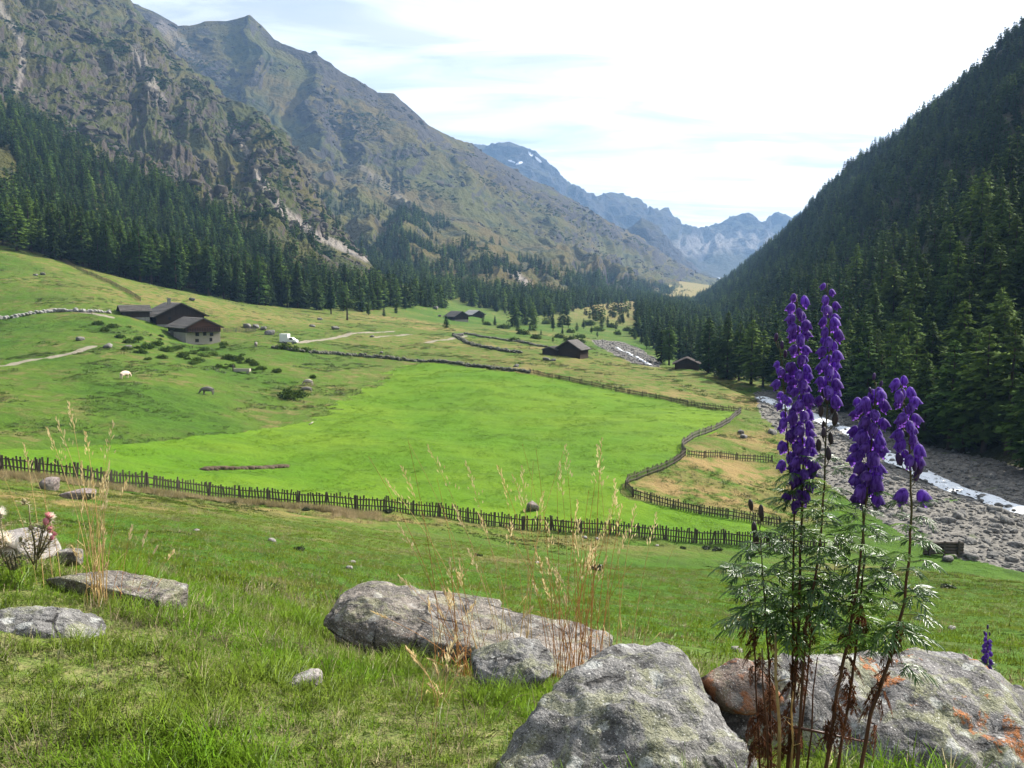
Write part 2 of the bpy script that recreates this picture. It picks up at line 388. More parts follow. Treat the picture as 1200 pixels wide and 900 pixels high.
def ground_material():
    m = mat('ground'); t = NT(m); p = t.pos()
    nA = t.noise(p, 0.045, 5, 0.6); nB = t.noise(p, 0.35, 5, 0.6); nC = t.noise(p, 2.2, 5, 0.65); nD = t.noise(p, 14, 4, 0.6)
    col = t.mix(t.rng(nA, 0.35, 0.65), (0.048, 0.108, 0.008), (0.078, 0.125, 0.014))
    col = t.mix(t.rng(nB, 0.42, 0.68), col, (0.038, 0.080, 0.008))
    dryf = t.math('MULTIPLY', t.rng(nB, 0.50, 0.62), t.rng(nA, 0.42, 0.60))
    col = t.mix(t.math('MULTIPLY', dryf, 0.55), col, (0.20, 0.155, 0.06))
    col = t.mix(t.math('MULTIPLY', t.attr('dry'), t.rng(nB, 0.36, 0.55)), col, (0.235, 0.165, 0.065))
    col = t.mix(t.math('MULTIPLY', t.rng(nC, 0.56, 0.70), 0.5), col, (0.035, 0.045, 0.013))
    mowc = t.mix(t.rng(nA, 0.35, 0.65), (0.070, 0.152, 0.005), (0.108, 0.182, 0.009))
    mowc = t.mix(t.math('MULTIPLY', t.rng(t.noise(t.mapping(p, scale=(1, 2.2, 1)), 0.11, 5, 0.65), 0.48, 0.66), 0.55), mowc, (0.062, 0.118, 0.012))
    mowc = t.mix(t.math('MULTIPLY', t.rng(nC, 0.48, 0.72), 0.5), mowc, (0.045, 0.10, 0.006))
    mf = t.rng(t.attr('mow'), 0.3, 0.7)
    col = t.mix(mf, col, mowc)
    fg = t.attr('near')
    soil = t.mix(t.rng(nD, 0.35, 0.65), (0.085, 0.120, 0.024), (0.16, 0.155, 0.060))
    col = t.mix(fg, col, soil)
    pth = t.rng(t.attr('path'), 0.35, 0.65)
    col = t.mix(pth, col, t.mix(nC, (0.19, 0.165, 0.12), (0.28, 0.25, 0.19)))
    vs = t.rng(t.vor(p, 1.6), 0.1, 0.6, 0.35, 1.0); st = t.mix(t.rng(nC, 0.3, 0.7), (0.10, 0.093, 0.080), (0.24, 0.222, 0.195))
    st = t.mix(0.6, st, vs, 'MULTIPLY')
    gf = t.math('MULTIPLY', t.rng(t.attr('gravel'), 0.3, 0.7), t.rng(nB, 0.28, 0.40))
    col = t.mix(gf, col, st)
    h = t.math('ADD', t.math('MULTIPLY', nC, 0.5), t.math('ADD', t.math('MULTIPLY', nB, 0.9), t.math('MULTIPLY', nD, 0.12)))
    amt = t.math('SUBTRACT', 1.0, t.math('MULTIPLY', mf, 0.45))
    b = t.bump(t.math('MULTIPLY', h, amt), 0.75, 0.7)
    t.out(t.bsdf(col, 0.95, 0.1, b)); return m

def build_ground():
    a = np.concatenate([np.linspace(-2.2, -0.66, 70)[:-1], np.linspace(-0.66, 0.66, 560), np.linspace(0.66, 2.2, 70)[1:]])
    q = np.concatenate([np.geomspace(0.4, 9, 110)[:-1], np.geomspace(9, 70, 190)[:-1], np.geomspace(70, 450, 420)[:-1], np.geomspace(450, 2600, 90)])
    A, Q = np.meshgrid(a, q, indexing='ij'); X = A * Q; Y = Q - Y0
    Z = gh(X, Y); mow, grv, path = ground_masks(X, Y)
    dry = np.zeros_like(X)
    def blob(px, py, rx, ry, s=1.0):
        c = hit0(px, py); return s * np.exp(-(((X - c[0]) / rx) ** 2 + ((Y - c[1]) / ry) ** 2))
    for (px, py, rx, ry, s) in [(840, 545, 12, 9, 1.1), (800, 575, 9, 6, 1.1), (850, 585, 9, 6, 1.0), (890, 515, 8, 8, .9), (870, 560, 9, 7, .9), (330, 600, 9, 4, .8), (60, 585, 9, 7, .9), (200, 590, 9, 5, .8), (440, 605, 8, 3, .7),
                                 (470, 375, 25, 22, 1.1), (510, 385, 16, 16, 1.0), (600, 434, 14, 10, .8), (560, 405, 16, 10, .8), (620, 408, 16, 9, .7), (790, 462, 14, 8, .8), (620, 390, 24, 30, .7),
                                 (300, 340, 60, 40, .55), (400, 375, 45, 30, .6), (200, 345, 40, 30, .5), (880, 470, 8, 14, .9), (700, 430, 60, 60, .42), (480, 400, 40, 40, .4), (100, 300, 60, 40, .45), (250, 360, 50, 40, .6), (90, 310, 30, 30, .4), (700, 640, 10, 5, .4), (760, 375, 80, 120, .9)]:
        dry = np.maximum(dry, blob(px, py, rx, ry, s))
    dry = np.maximum(dry, smooth(Y, 600, 900)); dry = np.clip(dry, 0, 1) * (1 - mow)
    near = 1 - smooth(np.hypot(X, Y), 5, 14)
    V = np.stack([X, Y, Z], -1).reshape(-1, 3)
    me = np_mesh('ground', V, grid_faces(len(a), len(q))[:, ::-1] if False else grid_faces(len(a), len(q)), True, dict(mow=mow, gravel=grv, path=path, dry=dry, near=near))
    o = link_mesh('ground', me, ground_material()); tag(o, kind='structure'); return o
build_ground()

def crown_bush(seed, n, q, sx, sz):
    g = np.random.RandomState(seed); V = []
    for i in range(n):
        d = g.normal(size=3); d /= np.linalg.norm(d); d[2] = abs(d[2]); r = g.uniform(.55, 1.0) * (1 + .25 * math.sin(3 * math.atan2(d[1], d[0]) + seed)); c = d * r * np.array([sx, sx, sz])
        a = g.normal(size=3); a /= np.linalg.norm(a); b = np.cross(a, g.normal(size=3)); b /= np.linalg.norm(b); s = q * g.uniform(.5, 1.2)
        V += [c - a * s, c + b * s * .4, c + a * s, c - b * s * .4]
    V = np.array(V); return np_mesh('foliage', V, np.arange(len(V)).reshape(-1, 4), False)
# ------------------------------------------------------------------ mountains
SHEETS = {}
def mountain_material(key, grass, grass2, rock, rock2, lo, hi, shrub=0.5, sc_=1.0):
    m = mat(key); t = NT(m); p = t.pos(); g = t.n('ShaderNodeNewGeometry')
    nz = t.n('ShaderNodeSeparateXYZ'); t.L.new(g.outputs['Normal'], nz.inputs[0])
    n1 = t.noise(p, 0.006 * sc_, 6, 0.6, 0.3); n2 = t.noise(p, 0.03 * sc_, 6, 0.65, 0.3); n3 = t.noise(p, 0.16 * sc_, 5, 0.65); n4 = t.noise(t.mapping(p, scale=(1, 1, 0.25)), 0.09 * sc_, 5, 0.7, 0.6)
    gc = t.mix(t.rng(n1, 0.38, 0.62), grass, grass2)
    gc = t.mix(t.math('MULTIPLY', t.rng(n2, 0.50, 0.60), shrub), gc, (0.026, 0.036, 0.018))
    rc = t.mix(t.rng(n4, 0.3, 0.7), rock, rock2)
    rc = t.mix(t.math('MULTIPLY', t.rng(n3, 0.54, 0.72), 0.3), rc, (0.20, 0.175, 0.155))
    rf = t.math('ADD', t.math('SUBTRACT', 1.0, nz.outputs[2]), t.math('MULTIPLY', t.math('SUBTRACT', n2, 0.5), 0.55))
    rf = t.math('ADD', t.math('ADD', rf, t.math('MULTIPLY', t.math('SUBTRACT', n3, 0.5), 0.45)), t.attr('rocky'))
    n5 = t.noise(p, 0.5 * sc_, 4, 0.65)
    f = t.rng(rf, lo, hi)
    col = t.mix(f, gc, rc)
    sf = t.math('MULTIPLY', t.attr('scree'), t.rng(n3, 0.25, 0.5))
    col = t.mix(sf, col, t.mix(n3, (0.20, 0.17, 0.145), (0.33, 0.29, 0.255)))
    col = t.mix(t.math('MULTIPLY', t.rng(t.attr('snow'), 0.5, 0.7), 1.0), col, (0.75, 0.76, 0.8))
    h = t.math('ADD', t.math('MULTIPLY', n5, 1.6 / sc_), t.math('ADD', t.math('MULTIPLY', n2, 12.0 / sc_), t.math('MULTIPLY', n3, 5.5 / sc_)))
    t.out(t.bsdf(col, 0.95, 0.1, t.bump(h, 0.85, 1.0))); return m
def parse(s): return np.array([[float(q) for q in p.split()] for p in s.split('|')])
def sheet(name, lines, px0, px1, nu, nv, amp, gully, ridge_keep, material, wl=(90, 300), scree=(), rocky=(), snow=(), back=0.5, backn=24, seed=0, foot0=0.0):
    px = (np.concatenate([np.linspace(px0, -30, nu // 9)[:-1], np.linspace(-30, px1, nu - nu // 9 + 1)]) if px0 < -30 else np.linspace(px0, min(px1, 1260), nu) if px1 <= 1260 else np.concatenate([np.linspace(px0, 1250, nu - nu // 5)[:-1], np.linspace(1250, px1, nu // 5 + 1)])); rows = []
    for l in lines:
        l = parse(l); rows.append(pt(px, np.interp(px, l[:, 0], l[:, 1]), np.exp(np.interp(px, l[:, 0], np.log(l[:, 2])))))
    rows = np.array(rows)                               # (k,nu,3)
    k = len(rows); vv = np.linspace(0, k - 1, nv); P = np.empty((nu, nv, 3))
    i0 = np.minimum(vv.astype(int), k - 2); f = (vv - i0)
    for j in range(nv): P[:, j] = rows[i0[j]] * (1 - f[j]) + rows[i0[j] + 1] * f[j]
    # smooth across the inner kinks
    for _ in range(max(2, nv // 30)):
        P[:, 1:-1] = 0.25 * P[:, :-2] + 0.5 * P[:, 1:-1] + 0.25 * P[:, 2:]
    t = np.linspace(0, 1, nv)[None, :] * np.ones((nu, 1))
    cr = rows[-1]; ft = rows[0]
    outw = (cr - ft); outw[:, 2] = 0; hgt = np.maximum(cr[:, 2] - ft[:, 2], 15)
    outw /= np.linalg.norm(outw, axis=1)[:, None]
    bt = np.linspace(0, 1, backn + 1)[1:]
    B = cr[:, None] + outw[:, None] * (hgt[:, None] * 1.3 * bt[None])[..., None]
    B[..., 2] -= hgt[:, None] * back * bt[None]
    P = np.concatenate([P, B], 1); t = np.concatenate([t, 1 - bt[None] * 0.8 * np.ones((nu, 1))], 1)
    nvv = nv + backn
    # displacement: gullies down the fall line + broken rock
    seg = np.linalg.norm(np.diff(P, axis=0), axis=2); s = np.concatenate([np.zeros((1, nvv)), np.cumsum(seg, 0)], 0)
    s = s.mean(1, keepdims=True) * np.ones((1, nvv)); down = np.cumsum(np.concatenate([np.zeros((nu, 1)), np.linalg.norm(np.diff(P, axis=1), axis=2)], 1), 1)
    warp = fbm(np.stack([P[..., 0], P[..., 1], P[..., 2]], -1) / 260.0 + seed, 3)
    G = fbm(np.stack([s / wl[0] + warp * .6, down / wl[1] + 3.1 * seed, np.zeros_like(s)], -1), 5, ridged=True)
    I = fbm(P / (wl[0] * 0.9) + 31 + seed, 7, gain=0.55, ridged=True)
    I2 = fbm(P / (wl[0] * 2.5) + 11 + seed, 4)
    env = np.clip(t * 5, 0, 1) * (foot0 + (1 - foot0) * smooth(t, 0.05, 0.45))
    env = env * np.clip(hgt / 260.0, 0.12, 1.0)[:, None]
    keep = 1 - (1 - ridge_keep) * smooth(t, 0.85, 1.0)
    I3 = fbm(np.stack([s / (wl[0] * .28) + warp * 1.2, down / (wl[0] * .8), s * 0 + 4], -1), 5, gain=.6, ridged=True)
    RK = fbm(np.stack([s / (wl[0] * 1.8) + warp, down / (wl[1] * .55), s * 0 + 2 + seed], -1), 4) + .25 * (G - .1) + .12
    RK = smooth(RK, -.08, .28)
    St = fbm(P * np.array([1, 1, 2.6]) / (wl[0] * .42) + 50 + seed, 6, gain=.62, ridged=True)
    D = (gully * (G - 0.1) + amp * (I - 0.1) * (.35 + .65 * RK) + amp * 0.8 * I2 + amp * .50 * I3 * RK + amp * .55 * (St - .1) * RK) * env * keep
    dxy = np.gradient(P, axis=0); dv = np.gradient(P, axis=1); Nn = np.cross(dxy, dv); Nn /= (np.linalg.norm(Nn, axis=2, keepdims=True) + 1e-9)
    Nn *= np.sign(Nn[..., 2:3] + 1e-9); 
    off = Nn * D[..., None] * 0.65; off[..., 2] += D * 0.35
    P = P + off
    qx, qy = proj(P)
    def mask(specs, thresh=True):
        a = np.zeros(P.shape[:2])
        for (sp_, w, st) in specs:
            l = parse(sp_); a = np.maximum(a, st * (1 - smooth(polydist(qx + 5 * warp, qy, l[:, :2]), w * 0.35, w)))
        a[:, nv:] = 0 if thresh else a[:, nv:]
        return a
    at = dict(scree=mask(scree), rocky=mask(rocky) + .20 * RK - .12 + .10 * (G < -.25), snow=mask(snow))
    me = np_mesh(name, P.reshape(-1, 3), grid_faces(nu, nvv), True, at)
    o = link_mesh(name, me, material); tag(o, kind='structure')
    SHEETS[name] = (P, nv, px)
    return o
mA = mountain_material('near_mountain', (0.052, 0.058, 0.014), (0.076, 0.066, 0.019), (0.036, 0.029, 0.023), (0.082, 0.066, 0.053), 0.50, 0.70, 0.8)
mB = mountain_material('mid_mountain', (0.074, 0.074, 0.017), (0.092, 0.070, 0.022), (0.030, 0.027, 0.026), (0.056, 0.048, 0.044), 0.50, 0.70, 0.75, 0.6)
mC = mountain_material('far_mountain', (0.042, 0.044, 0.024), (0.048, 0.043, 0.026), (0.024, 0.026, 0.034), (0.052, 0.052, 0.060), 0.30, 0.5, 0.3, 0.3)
mR = mountain_material('forest_mountain', (0.045, 0.052, 0.022), (0.055, 0.052, 0.028), (0.07, 0.065, 0.06), (0.11, 0.105, 0.10), 0.6, 0.8, 0.5)
A_FOOT = '-700 250 250|-300 262 300|0 292 325|150 333 340|300 366 370|420 380 430|470 364 480|520 372 540'
A_MID = '-700 0 700|-300 40 800|0 150 900|150 228 900|250 268 860|330 305 780|420 335 690|470 350 640|520 362 600'
A_CREST = '-700 -520 1500|-300 -330 1600|-100 -180 1750|0 -95 1750|60 -50 1750|110 -20 1760|140 0 1760|165 28 1680|200 66 1560|235 100 1470|250 112 1440|280 128 1350|330 166 1250|352 200 1190|375 240 1100|410 285 960|440 320 840|470 340 720|520 358 640'
sheet('near_mountain', [A_FOOT, A_MID, A_CREST], -700, 520, 640, 520, 17, 34, 0.5, mA, (120, 600),
      scree=[('8 20|25 50|28 80|18 105', 6, .55), ('160 60|172 85|180 108|188 118', 10, .5), ('300 205|330 245|370 275|430 302', 7, .8), ('270 150|290 180|300 205', 5, .6), ('0 5|12 30', 6, .6)],
      rocky=[('60 170|120 150|160 180|230 200', 50, .18), ('100 60|170 120|240 150', 60, .1), ('20 90|60 130|90 180', 25, .25)], seed=2)
B_FOOT = '60 330 1000|300 352 1000|440 366 900|480 358 740|560 378 660|620 388 640|660 384 690|700 376 900|760 366 1300|800 358 1800|850 346 2600|950 340 3400'
B_M1 = '60 240 1500|300 255 1500|400 285 1400|480 300 1250|560 330 1150|620 345 1180|660 346 1250|700 344 1500|760 346 1900|800 345 2300|850 338 2900|950 335 3600'
B_M2 = '60 120 2100|200 130 2100|300 165 2050|400 215 1950|480 245 1900|560 275 1950|640 300 2050|700 312 2200|760 326 2500|800 334 2800|850 333 3200|950 332 3800'
B_CREST = '-60 -130 2500|60 -50 2500|110 -12 2450|135 4 2450|160 9 2420|178 15 2420|190 22 2420|208 33 2420|222 31 2420|240 27 2430|262 26 2440|292 21 2450|306 33 2450|320 49 2430|345 60 2420|370 68 2420|400 86 2420|430 105 2430|442 112 2440|460 114 2460|478 128 2480|500 148 2500|530 162 2540|560 177 2600|590 195 2680|620 212 2760|650 226 2850|680 244 2950|720 266 3050|760 288 3150|790 306 3250|820 322 3400|850 330 3600|950 328 4000'
sheet('mid_mountain', [B_FOOT, B_M1, B_M2, B_CREST], 60, 950, 760, 460, 14, 42, 0.3, mB, (170, 1400),
      scree=[('415 190|450 215|480 240', 6, .3), ('600 318|612 328|620 336', 7, .8), ('190 30|215 55|235 70', 10, .3)],
      rocky=[('150 10|230 30|290 25|340 60', 24, .4), ('230 60|300 110|400 150|480 190', 30, .25), ('340 60|440 110|520 160|640 225|800 315', 24, .4), ('450 175|560 235|640 270|720 300', 16, .12)], seed=5)
C_FOOT = '400 330 4200|700 335 4300|760 330 4400|830 325 4800|1100 330 5200'
C_M = '400 250 5000|560 235 5000|640 262 5000|700 285 5000|760 300 5200|830 306 5600|900 300 5800|1100 300 6200'
C_CREST = '400 240 5600|500 205 5600|540 178 5600|562 172 5600|580 170 5600|597 167 5600|612 173 5600|628 182 5600|645 198 5600|660 214 5600|680 230 5700|695 237 5700|706 236 5800|718 231 5800|728 236 5800|742 238 5800|756 246 5800|770 249 5800|785 258 5900|800 266 6000|822 277 6200|840 270 6300|856 264 6400|868 258 6400|878 257 6400|890 267 6400|900 262 6600|917 251 6800|930 256 6800|960 250 6800|1100 290 6800'
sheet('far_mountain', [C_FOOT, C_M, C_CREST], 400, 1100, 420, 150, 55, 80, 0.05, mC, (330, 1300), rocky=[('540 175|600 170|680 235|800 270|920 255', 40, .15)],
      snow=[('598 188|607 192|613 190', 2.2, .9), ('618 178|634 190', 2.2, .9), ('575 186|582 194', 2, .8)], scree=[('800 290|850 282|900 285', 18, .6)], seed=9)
D_CREST = '700 300 4000|735 272 3900|752 256 3900|765 262 3900|790 292 3900|820 318 4000|850 330 4000'
sheet('far_spur', ['700 340 3400|850 340 3500', D_CREST], 700, 850, 110, 60, 30, 30, 0.15, mC, (200, 700), rocky=[('700 290|752 260|820 315', 60, .2)], seed=4)
R_FOOT = '745 408 480|765 417 400|790 425 345|830 439 285|880 449 246|935 464 205|1000 489 168|1080 521 140|1200 549 116|1400 585 96|1700 650 80|2200 760 64'
R_MID = '745 395 900|765 400 850|790 400 760|830 397 650|880 388 560|935 365 480|1000 340 420|1080 300 365|1200 235 310|1400 130 260|1700 0 220|2200 -200 180'
R_CREST = '745 382 1500|765 376 1500|790 364 1750|810 355 1700|830 344 1600|860 325 1480|880 310 1400|905 290 1300|935 264 1200|960 238 1120|1000 202 1000|1060 162 880|1130 112 780|1200 52 700|1400 -110 560|1700 -330 460|2200 -640 380'
sheet('forest_mountain', [R_FOOT, R_MID, R_CREST], 745, 2200, 420, 150, 9, 14, 0.6, mR, (70, 400), seed=7, foot0=0.3)

# ------------------------------------------------------------------ scattering of uncountable things
def scatter(name, label, cat, P, rotz, scale, idx, srcs, tilt=None):
    """one object: instances of the source meshes on points, through geometry nodes"""
    n = len(P); me = bpy.data.meshes.new(name); me.vertices.add(n); me.vertices.foreach_set('co', np.asarray(P, np.float32).ravel())
    rot = np.zeros((n, 3), np.float32); rot[:, 2] = rotz
    if tilt is not None: rot[:, :2] = tilt
    a = me.attributes.new('rot', 'FLOAT_VECTOR', 'POINT'); a.data.foreach_set('vector', rot.ravel())
    sc3 = np.asarray(scale, np.float32); sc3 = np.repeat(sc3[:, None], 3, 1) if sc3.ndim == 1 else sc3
    a = me.attributes.new('scl', 'FLOAT_VECTOR', 'POINT'); a.data.foreach_set('vector', sc3.ravel())
    a = me.attributes.new('idx', 'INT', 'POINT'); a.data.foreach_set('value', np.asarray(idx, np.int32))
    coll = bpy.data.collections.new(name + '_sources')
    for i, (m_, mats) in enumerate(srcs):
        s = bpy.data.objects.new('%s_source_%02d' % (name, i), m_); coll.objects.link(s)
        if len(m_.materials) == 0:
            for q in mats: m_.materials.append(q)
    o = link_mesh(name, me); tag(o, label, cat, None, 'stuff')
    ng = bpy.data.node_groups.new(name, 'GeometryNodeTree')
    ng.interface.new_socket('Geometry', in_out='INPUT', socket_type='NodeSocketGeometry'); ng.interface.new_socket('Geometry', in_out='OUTPUT', socket_type='NodeSocketGeometry')
    N = ng.nodes; L = ng.links; gi = N.new('NodeGroupInput'); go = N.new('NodeGroupOutput')
    ip = N.new('GeometryNodeInstanceOnPoints'); ci = N.new('GeometryNodeCollectionInfo')
    ci.inputs['Collection'].default_value = coll; ci.inputs['Separate Children'].default_value = True; ci.inputs['Reset Children'].default_value = True
    def na(nm, ty):
        q = N.new('GeometryNodeInputNamedAttribute'); q.data_type = ty; q.inputs['Name'].default_value = nm
        return next(x for x in q.outputs if x.enabled and x.name == 'Attribute')
    L.new(gi.outputs[0], ip.inputs['Points']); L.new(ci.outputs[0], ip.inputs['Instance']); ip.inputs['Pick Instance'].default_value = True
    L.new(na('idx', 'INT'), ip.inputs['Instance Index']); L.new(na('rot', 'FLOAT_VECTOR'), ip.inputs['Rotation']); L.new(na('scl', 'FLOAT_VECTOR'), ip.inputs['Scale'])
    L.new(ip.outputs[0], go.inputs[0])
    md = o.modifiers.new('scatter', 'NODES'); md.node_group = ng
    return o

# ------------------------------------------------------------------ conifers
def needle_material(key, c1, c2, tr=0.25):
    m = mat(key); t = NT(m); oi = t.n('ShaderNodeObjectInfo')
    n = t.noise(t.obj(), 0.9, 3, 0.6)
    c = t.mix(oi.outputs['Random'], c1, c2); rr = t.math('FRACT', t.math('MULTIPLY', oi.outputs['Random'], 37.0)); c = t.mix(1.0, c, t.rng(rr, 0, 1, .62, 1.4, sm=False), 'MULTIPLY')
    c = t.mix(t.rng(n, 0.35, 0.65), t.mix(1.0, c, (0.75, 0.75, 0.75), 'MULTIPLY'), t.mix(1.0, c, (1.35, 1.3, 1.2), 'MULTIPLY'))
    t.out(t.leafy(c, 0.85, 0.04, tr)); M[key] = m
needle_material('needles_spruce', (0.022, 0.050, 0.014), (0.054, 0.088, 0.020), .15)
needle_material('needles_larch', (0.040, 0.080, 0.016), (0.088, 0.138, 0.026), 0.25)
def crown_np(seed, H, Rr, z0, nlev, nbr, nq, qs, prof, droop=0.35, up=0.0):
    g = np.random.RandomState(seed); V = []; 
    for i in range(nlev):
        t = (i + g.uniform(-.4, .4)) / nlev; t = min(max(t, 0), 0.985); z = H * (z0 + (1 - z0) * t)
        if g.rand() < 0.10: continue
        rr = Rr * prof(t) * g.uniform(0.75, 1.12)
        for b in range(max(3, int(round(nbr * (0.55 + 0.45 * (1 - t)))))):
            if g.rand() < 0.12: continue
            az = g.uniform(0, 2 * math.pi); L = rr * g.uniform(0.6, 1.15); d = np.array([math.cos(az), math.sin(az)]); side = np.array([-d[1], d[0]])
            k = max(2, int(round(nq * (0.35 + 0.65 * L / Rr))))
            for j in range(k):
                f = (j + g.uniform(0.2, 1.0)) / k; f = 0.18 + 0.82 * f
                r = L * f; zz = z - droop * L * f * f + up * L * f + 0.12 * L * max(0, f - .7) + g.normal(0, .10 * qs)
                q = qs * g.uniform(0.65, 1.25) * (1.15 - 0.4 * f) * (0.6 + 0.4 * min(1, L / Rr * 2))
                for sg in (-1, 1):
                    an = sg * g.uniform(0.15, 0.9); dd = d * math.cos(an) + side * math.sin(an); ss = np.array([-dd[1], dd[0]])
                    c = np.array([d[0] * r, d[1] * r]); dz = -g.uniform(0.1, 0.75); w = q * g.uniform(.22, .38); tw = g.uniform(-.8, .8)
                    p0 = np.array([*(c), zz]); p2 = np.array([*(c + dd * q), zz + dz * q])
                    mid = p0 * 0.5 + p2 * 0.5; off = np.array([*(ss * w), w * tw])
                    V += [p0, mid + off, p2, mid - off]
    # leader
    for k in range(5):
        az = k * 2.5; V += [np.array([0, 0, H * .95]), np.array([.25 * qs * math.cos(az), .25 * qs * math.sin(az), H * .965]), np.array([0, 0, H * 1.005]), np.array([-.1 * qs * math.cos(az), -.1 * qs * math.sin(az), H * .97])]
    V = np.array(V); Q = V.reshape(-1, 4, 3); gn = np.cross(Q[:, 1] - Q[:, 0], Q[:, 2] - Q[:, 0]); gn /= np.linalg.norm(gn, axis=1)[:, None] + 1e-9
    ce = Q.mean(1); on = np.stack([ce[:, 0], ce[:, 1], 0.45 * np.hypot(ce[:, 0], ce[:, 1]) + .25], -1); on /= np.linalg.norm(on, axis=1)[:, None]
    fl = (gn * on).sum(1) < 0; Q[fl] = Q[fl][:, ::-1]; gn[fl] *= -1
    global CN; nn = on * .8 + gn * .45; CN = np.repeat(nn / np.linalg.norm(nn, axis=1)[:, None], 4, 0)
    V = Q.reshape(-1, 3); F = np.arange(len(V)).reshape(-1, 4); return V, F
def soft_normals(me, extra=None):
    n = CN if extra is None else np.concatenate([CN, extra]); me.normals_split_custom_set_from_vertices(n.astype(np.float32).tolist())
def trunk_np(H, r0, seed, n=7):
    g = np.random.RandomState(seed); mb = MB(); pts = []; rad = []
    for i in range(7):
        f = i / 6; pts.append((g.normal(0, .04) * f * 2, g.normal(0, .04) * f * 2, -0.6 + (H * .97 + .6) * f)); rad.append(r0 * (1.35 if i == 0 else 1) * (1 - f) ** .8 + .015)
    mb.tube(pts, rad, n)
    for i in range(14):                                  # bare limbs
        az = g.uniform(0, 6.28); z = H * g.uniform(.12, .8); L = (1 - z / H) * H * .13
        mb.tube([(0, 0, z), (math.cos(az) * L, math.sin(az) * L, z - .15 * L)], [.05, .015], 4, cap=False)
    return mb
spruce_prof = lambda t: (1 - t) ** 0.95 * (0.55 + 0.45 * min(1, t / 0.12))
larch_prof = lambda t: (1 - t ** 1.7) ** 0.9 * (0.45 + 0.55 * min(1, t / 0.25)) * 0.95
TREES = []
for k in range(7):
    lar = k >= 4; H = 18.0
    V, F = crown_np(100 + k, H, (3.5, 3.1, 3.8, 3.0, 4.2, 4.6, 3.9)[k], (.05, .10, .04, .16, .14, .08, .2)[k], 40, 10, 8, .85 if not lar else 0.8, larch_prof if lar else spruce_prof, 0.38 if not lar else 0.22, 0.05 if lar else 0)
    cm = np_mesh('crown', V, F, True); soft_normals(cm); cm.materials.append(M['needles_larch' if lar else 'needles_spruce'])
    tm = trunk_np(H, 0.28, k).mesh('trunk', True); tm.materials.append(M['bark'])
    TREES.append((cm, tm))
FAR = []
for k in range(6):
    lar = k >= 4; H = 18.0
    V, F = crown_np(200 + k, H, (3.7, 3.3, 4.0, 3.2, 4.3, 4.6)[k], 0.06, 20, 8, 5, 1.45, larch_prof if lar else spruce_prof, .35)
    T = trunk_np(H, .28, 50 + k, 4)
    nv = len(V); Vt = np.array(T.v[:28]); Ft = np.array([f for f in T.f[:24]])
    me = np_mesh('conifer', np.concatenate([V, Vt]), np.concatenate([F, Ft + nv]), True, mi=[0] * len(F) + [1] * len(Ft))
    soft_normals(me, np.concatenate([Vt[:, :2], np.zeros((28, 1))], 1) / (np.linalg.norm(Vt[:, :2], axis=1)[:, None] + 1e-6))
    me.materials.append(M['needles_larch' if lar else 'needles_spruce']); me.materials.append(M['bark']); FAR.append((me, []))

rg = np.random.RandomState(11)
def sample_sheet(name, n, dens):
    P, nv, px = SHEETS[name]; nu = P.shape[0]
    A = np.linalg.norm(np.cross(P[1:, :-1] - P[:-1, :-1], P[:-1, 1:] - P[:-1, :-1]), axis=2)
    C = 0.5 * (P[1:, 1:] + P[:-1, :-1]); qx, qy = proj(C)
    jj = np.arange(P.shape[1] - 1)[None] * np.ones((nu - 1, 1))
    w = A * dens(C, qx, qy, jj / nv); w = w.ravel() / w.sum()
    k = rg.choice(len(w), n, p=w); i, j = np.unravel_index(k, A.shape); u = rg.rand(n)[:, None]; v = rg.rand(n)[:, None]
    return (P[i, j] * (1 - u) * (1 - v) + P[i + 1, j] * u * (1 - v) + P[i, j + 1] * (1 - u) * v + P[i + 1, j + 1] * u * v)
def pxpoly(s): return [tuple(float(q) for q in p.split()) for p in s.split('|')]
PA = pxpoly('-700 -60|-300 40|-60 110|0 130|40 142|75 160|120 192|170 214|215 228|250 248|285 274|320 298|360 318|400 330|440 342|480 352|540 360|540 420|-700 420')
CLR = pxpoly('-20 165|14 180|24 205|10 225|-20 232')
def dA(C, qx, qy, t):
    n = fbm(C / 45.0, 3); d = inpoly(qx, qy, PA).astype(float) * (n > -0.34) * (1 - inpoly(qx, qy, CLR))
    sp_ = 0.05 * ((qy > 0.30 * qx + 120) & (qy < 330) & (n > 0.15)) + 0.05 * ((qx > 280) & (qx < 430) & (qy > 225) & (n > .1))
    return np.maximum(d, sp_) * (t < 1)
PB = pxpoly('60 400|60 330|300 320|420 302|440 288|452 262|470 244|492 246|520 258|540 272|560 296|590 306|620 302|650 318|680 322|720 326|760 333|800 338|815 350|800 364|760 367|700 374|660 386|640 392|600 384|540 372|480 362')
CLB = pxpoly('604 326|614 316|630 318|640 326|630 336|608 340')
def dB(C, qx, qy, t):
    n = fbm(C / 120.0, 4); d = inpoly(qx, qy, PB).astype(float) * (n > np.where(qy > 345, -.25, -.02)) * (1 - inpoly(qx, qy, CLB)); d *= np.where(qy > 340, 1.0, 0.6)
    sp_ = 0.10 * ((n > .10) & (qy > 0.30 * qx + 108) & (qy < 350)) 
    return np.maximum(d, sp_) * (t < 1)
def dR(C, qx, qy, t):
    n = fbm(C / 60.0, 3); return (n > -0.55) * np.where(t < 1.15, 1.0, 0.0) * np.where(C[..., 0] > 700, .5, 1) * np.where(qx < 1500, 1, .3)
tA = sample_sheet('near_mountain', 12000, dA); tB = sample_sheet('mid_mountain', 7000, dB); tR = sample_sheet('forest_mountain', 19000, dR)
